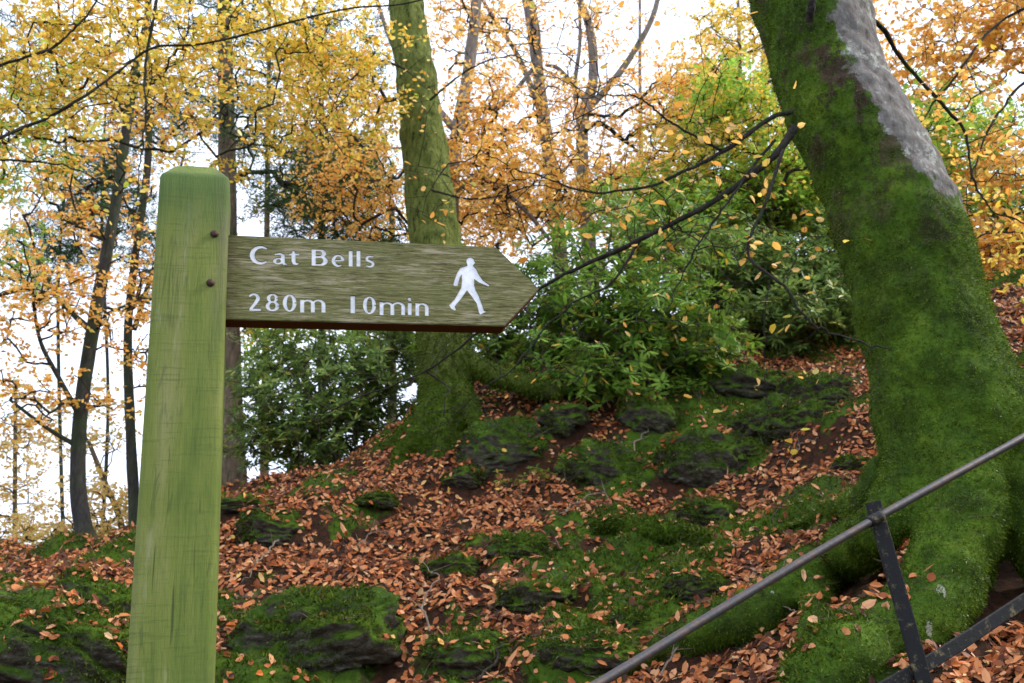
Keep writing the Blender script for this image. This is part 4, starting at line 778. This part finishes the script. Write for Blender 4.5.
bush('rhododendron_bush', 'dense glossy green rhododendron overhanging the bank right of the arrow tip', 630, 385, 9.3,
     [(600, 325, 95, 55, 9.1, .6, 230), (655, 320, 75, 65, 9.1, .6, 200), (545, 300, 60, 50, 9.5, .6, 130), (640, 245, 100, 45, 9.8, .8, 170), (700, 345, 50, 34, 8.9, .5, 80), (590, 378, 75, 16, 8.6, .3, 90)], 'rhodo', 81, whorls=2)
bush('rhododendron_bush', 'dark shaded evergreen thicket high on the slope between bush and leaning trunk', 770, 300, 12,
     [(790, 322, 70, 20, 10.3, .4, 150), (850, 300, 30, 30, 10.5, .4, 60), (770, 290, 90, 40, 11.2, .6, 420), (830, 270, 40, 70, 11.6, .7, 260), (730, 270, 50, 40, 11, .6, 220)], 'rhodark', 82, whorls=2)
bush('rhododendron_bush', 'bright green bush upslope in the sunlit gap left of the leaning trunk', 740, 230, 14,
     [(745, 200, 90, 50, 12.6, .9, 420), (690, 230, 80, 40, 12, .8, 320), (805, 220, 50, 70, 12.6, .8, 260)], 'lime', 83, whorls=2)
bush('rhododendron_bush', 'dark green bush filling the gap under the sign arm, right of the post', 330, 470, 11,
     [(310, 430, 85, 45, 11, .8, 330), (370, 390, 55, 50, 11, .7, 200), (270, 400, 50, 60, 11.2, .7, 120), (400, 350, 40, 30, 11.3, .7, 110), (310, 350, 60, 30, 11.5, .7, 90)], 'rhodark', 84, whorls=2)
bush('rhododendron_bush', 'green bush at the right edge behind the orange beech leaves', 985, 270, 11.5,
     [(980, 200, 60, 50, 11.5, .8, 220), (1040, 230, 60, 60, 11.5, .8, 180)], 'rhodo', 85, whorls=1)
bush('rhododendron_bush', 'small bush beside the foot of the middle tree', 500, 372, 10.2,
     [(500, 345, 35, 30, 10, .4, 120), (455, 345, 40, 22, 10.2, .4, 60)], 'rhodo', 86, whorls=1)

# ------------------------------------------------------------------ fallen log, twigs, seedlings
def ground_path(pts, lift):
    o_ = []
    for px, py in pts:
        h = hit(px, py); h = h.copy(); h[2] = float(ground_h(h[0], h[1])[0])+lift; o_.append(h)
    return o_
P_ = ground_path([(592, 536), (620, 532), (655, 536), (690, 541), (706, 545)], .03)
mb = MB(); tube(mb, P_, [.035, .06, .075, .055, .03], 28, 110, .6, 7, 4); lg = mb.build('fallen_log', M['moss']); _v = np.zeros(len(lg.data.vertices)*3, np.float32); lg.data.vertices.foreach_get('co', _v); _v = _v.reshape(-1, 3).astype(float); _n2 = np.zeros(_v.size, np.float32); lg.data.vertices.foreach_get('normal', _n2); _n2 = _n2.reshape(-1, 3)
mbl_ = MB(); moss_tufts(_v, _n2, mbl_, np.random.default_rng(8), 12000, .02, _n2[:, 1] < .5); mbl_.build('moss', M['mossdim'], lg, smooth=False); tag(lg, 'short moss covered log lying across the leaves in the middle of the bank', 'log'); collide(lg)
TW = [([(430, 640), (424, 612), (436, 590), (420, 566)], 'pale curved dead twig right of the dark rock ledge'),
      ([(278, 545), (262, 575), (240, 590)], 'thin dead twig leaning beside the small boulder near the post'),
      ([(610, 470), (612, 440), (600, 425), (588, 416)], 'thin pale bramble stem hanging under the evergreen bush'),
      ([(640, 480), (636, 455), (646, 440), (640, 428)], 'curled pale stem right of the bramble under the bush'),
      ([(735, 400), (700, 380), (712, 368), (752, 364)], 'grey fallen stick resting on the upper slope beside the bush'),
      ([(770, 530), (790, 510), (808, 497), (830, 488)], 'pale stick pointing at the leaning trunk from the left'),
      ([(560, 520), (600, 505), (612, 512)], 'dark arched twig above the fallen log'),
      ([(660, 690), (680, 665), (700, 655)], 'short twig beneath the handrail near the lower edge'),
      ([(480, 690), (500, 670), (498, 655)], 'short twig at the bottom centre of the bank'),
      ([(755, 640), (775, 625), (800, 618)], 'thin twig lying against the long mossy root'),
      ([(350, 560), (372, 545), (392, 541)], 'brown twig in the leaves below the middle tree'),
      ([(180, 640), (150, 600), (120, 560)], 'brown stick in the leaves partly hidden by the post'),
      ([(500, 470), (520, 455), (540, 452)], 'thin root hanging over the dark rock face'),
      ([(820, 450), (800, 462), (782, 478)], 'reddish stick on the slope left of the leaning trunk')]
for i, (pts, lb) in enumerate(TW):
    P_ = ground_path(pts, .035); rngt = np.random.default_rng(i+200)
    for p in P_[1:-1]: p[2] += rngt.uniform(0, .06)
    mb = MB(); C = catmull(P_, 14)+rngt.normal(size=(14, 3))*.008; r0 = rngt.uniform(.004, .008); tube(mb, C, [r0, r0*.8, r0*.3], 6, 40)
    j = rngt.integers(3, 11, 3); E = C[j]+rngt.normal(size=(3, 3))*np.array([.12, .08, .06])+np.array([0, 0, .05]); segs(mb, C[j], E, np.full(3, r0*.5), np.full(3, r0*.2), 5)
    tag(mb.build('fallen_twig', M['deadwood'] if i % 3 != 2 else M['twig']), lb, 'twig', 'dead twigs on the bank')
SD = [(545, 492, 'green seedling with pointed leaves on leaf litter right of centre'), (520, 500, 'smaller green seedling left of the other seedlings below the bush'), (566, 487, 'green seedling nearest the base of the dark rock'),
      (445, 430, 'tuft of green leaves at the foot of the middle tree'), (700, 400, 'hanging pale leaved sprig at the right end of the bush')]
for i, (px, py, lb) in enumerate(SD):
    h = hit(px, py); h[2] = float(ground_h(h[0], h[1])[0]); rngt = np.random.default_rng(300+i); root = empty('seedling', tuple(h), lb, 'seedling', 'seedlings on the bank')
    E = h+np.stack([rngt.normal(size=7)*.09, rngt.normal(size=7)*.07, rngt.uniform(.08, .2, 7)], 1); mt = MB(); segs(mt, np.repeat(h[None], 7, 0), E, np.full(7, .002), np.full(7, .0012), 4); mt.build('stem', M['brown_bark'], root)
    ml = MB(); Q = np.repeat(E, 6, 0)+rngt.normal(size=(42, 3))*.012; U = rngt.normal(size=(42, 3)); U[:, 2] = np.abs(U[:, 2])*.2; U /= np.linalg.norm(U, axis=1)[:, None]; N = np.array([0, 0, 1.0])+rngt.normal(size=(42, 3))*.3; N -= U*(N*U).sum(1)[:, None]; N /= np.linalg.norm(N, axis=1)[:, None]
    leaves_dir(ml, Q, N, U, .06, .02, rngt, .2); ml.build('leaves', M['rhodo'], root, smooth=False)

# ------------------------------------------------------------------ fallen leaves and ground moss, dropped on the real surfaces
V_, F_ = [], []; off = 0
for v, f in COLLIDE:
    V_.append(np.asarray(v)); F_ += [tuple(int(i)+off for i in q) for q in f]; off += len(v)
V_ = np.vstack(V_); bvh = BVHTree.FromPolygons(V_.tolist(), F_)
def drop(xy, z0=None):
    P, N, ok = [], [], []
    for k, (x, y) in enumerate(xy):
        g = z0[k]+1.1
        l, n, i, d = bvh.ray_cast(Vector((x, y, g)), Vector((0, 0, -1)), 6)
        if l is None: ok.append(False); P.append((0, 0, 0)); N.append((0, 0, 1)); continue
        ok.append(True); P.append(l[:]); N.append(n[:] if n.z > 0 else (-n)[:])
    return np.array(P), np.array(N), np.array(ok)
rng = np.random.default_rng(99)
def scatter(n, y0, y1, p=1.0):
    y = y0+(y1-y0)*rng.uniform(0, 1, n)**p; x = rng.uniform(-.60, .64, n)*y; return x, y
x, y = scatter(240000, 3.0, 13.5); mm = moss_mask(x, y)+.6*fbm2(x*4, y*4, 61, 3)
keep = rng.uniform(0, 1, len(x)) < np.clip(1.15-1.5*mm, .10, .9)*np.clip(.45+y*.06, 0, 1); x, y = x[keep], y[keep]
P, N, ok = drop(np.stack([x, y], 1), ground_h(x, y)); steep = N[:, 2] > rng.uniform(.25, .75, len(N)); ok &= steep
# keep the deep pile off the high parts of the big trunk
hg = P[:, 2]-ground_h(x, y); ok &= hg < .30; ok &= (hg < .045) | (rng.uniform(0, 1, len(x)) < np.where(x > y*.2+.15, .16, .7))
P, N = P[ok], N[ok]; print('fallen leaves', len(P))
N = N+rng.normal(size=N.shape)*.30; N /= np.linalg.norm(N, axis=1)[:, None]; N[:, 2] = np.abs(N[:, 2])
mb = MB(); P = P+np.array([0, 0, .006])+np.abs(rng.normal(size=(len(P), 1)))*np.array([0, 0, .012])
leaves(mb, P, N, (.045*rng.uniform(.5, 1.45, len(P))*np.where(rng.uniform(0, 1, len(P)) < .05, 1.7, 1)), .032*rng.uniform(.7, 1.2, len(P)), rng, .2, False, .16)
fl = mb.build('fallen_leaves', M['litter'], smooth=False); tag(fl, 'russet and orange fallen beech leaves covering the bank', 'fallen leaves', kind='stuff')
x, y = scatter(5000, 3.2, 10.5); P, N, ok = drop(np.stack([x, y], 1), ground_h(x, y)); P = P[ok]; n = len(P)
U = rng.normal(size=(n, 3))*np.array([1, 1, .25]); U /= np.linalg.norm(U, axis=1)[:, None]; ln = rng.uniform(.03, .16, n)[:, None]; Mi = P+U*ln*.5+rng.normal(size=(n, 3))*ln*.08; mb = MB()
P[:, 2] += .014; Mi[:, 2] += .016; E_ = P+U*ln; E_[:, 2] += .008; rr2 = rng.uniform(.0010, .0026, n); segs(mb, P, Mi, rr2, rr2*.8, 4); segs(mb, Mi, E_, rr2*.8, rr2*.4, 4)
tag(mb.build('twig_litter', M['brown_bark']), 'small broken twigs strewn through the fallen leaves', 'twigs', kind='stuff')
x, y = scatter(260000, 3.0, 11.0, 1.0); mm = moss_mask(x, y)+.3*fbm2(x*6, y*6, 62, 3); keep = rng.uniform(0, 1, len(x)) < np.clip((mm-.42)*3, .02, 1); x, y = x[keep], y[keep]
P, N, ok = drop(np.stack([x, y], 1), ground_h(x, y)); P, N = P[ok], N[ok]; n = len(P)
mb = MB(); i3 = np.repeat(np.arange(n), 2); m = len(i3); Q = P[i3]+rng.normal(size=(m, 3))*.008; U = N[i3]*1.0+rng.normal(size=(m, 3))*.5+np.array([0, -.1, .1]); U /= np.linalg.norm(U, axis=1)[:, None]
S = np.cross(U, rng.normal(size=(m, 3))); S /= np.linalg.norm(S, axis=1)[:, None]; l = (.026*rng.uniform(.5, 1.5, m))[:, None]
mb.add(np.stack([Q-S*l*.16, Q+S*l*.16, Q+U*l], 1).reshape(-1, 3), None, np.arange(m*3).reshape(-1, 3))
gmoss = mb.build('ground_moss', M['mossdim'], smooth=False); tag(gmoss, 'shaggy green moss growing over the bank between the leaves', 'moss', kind='stuff')
print('moss blades', m)
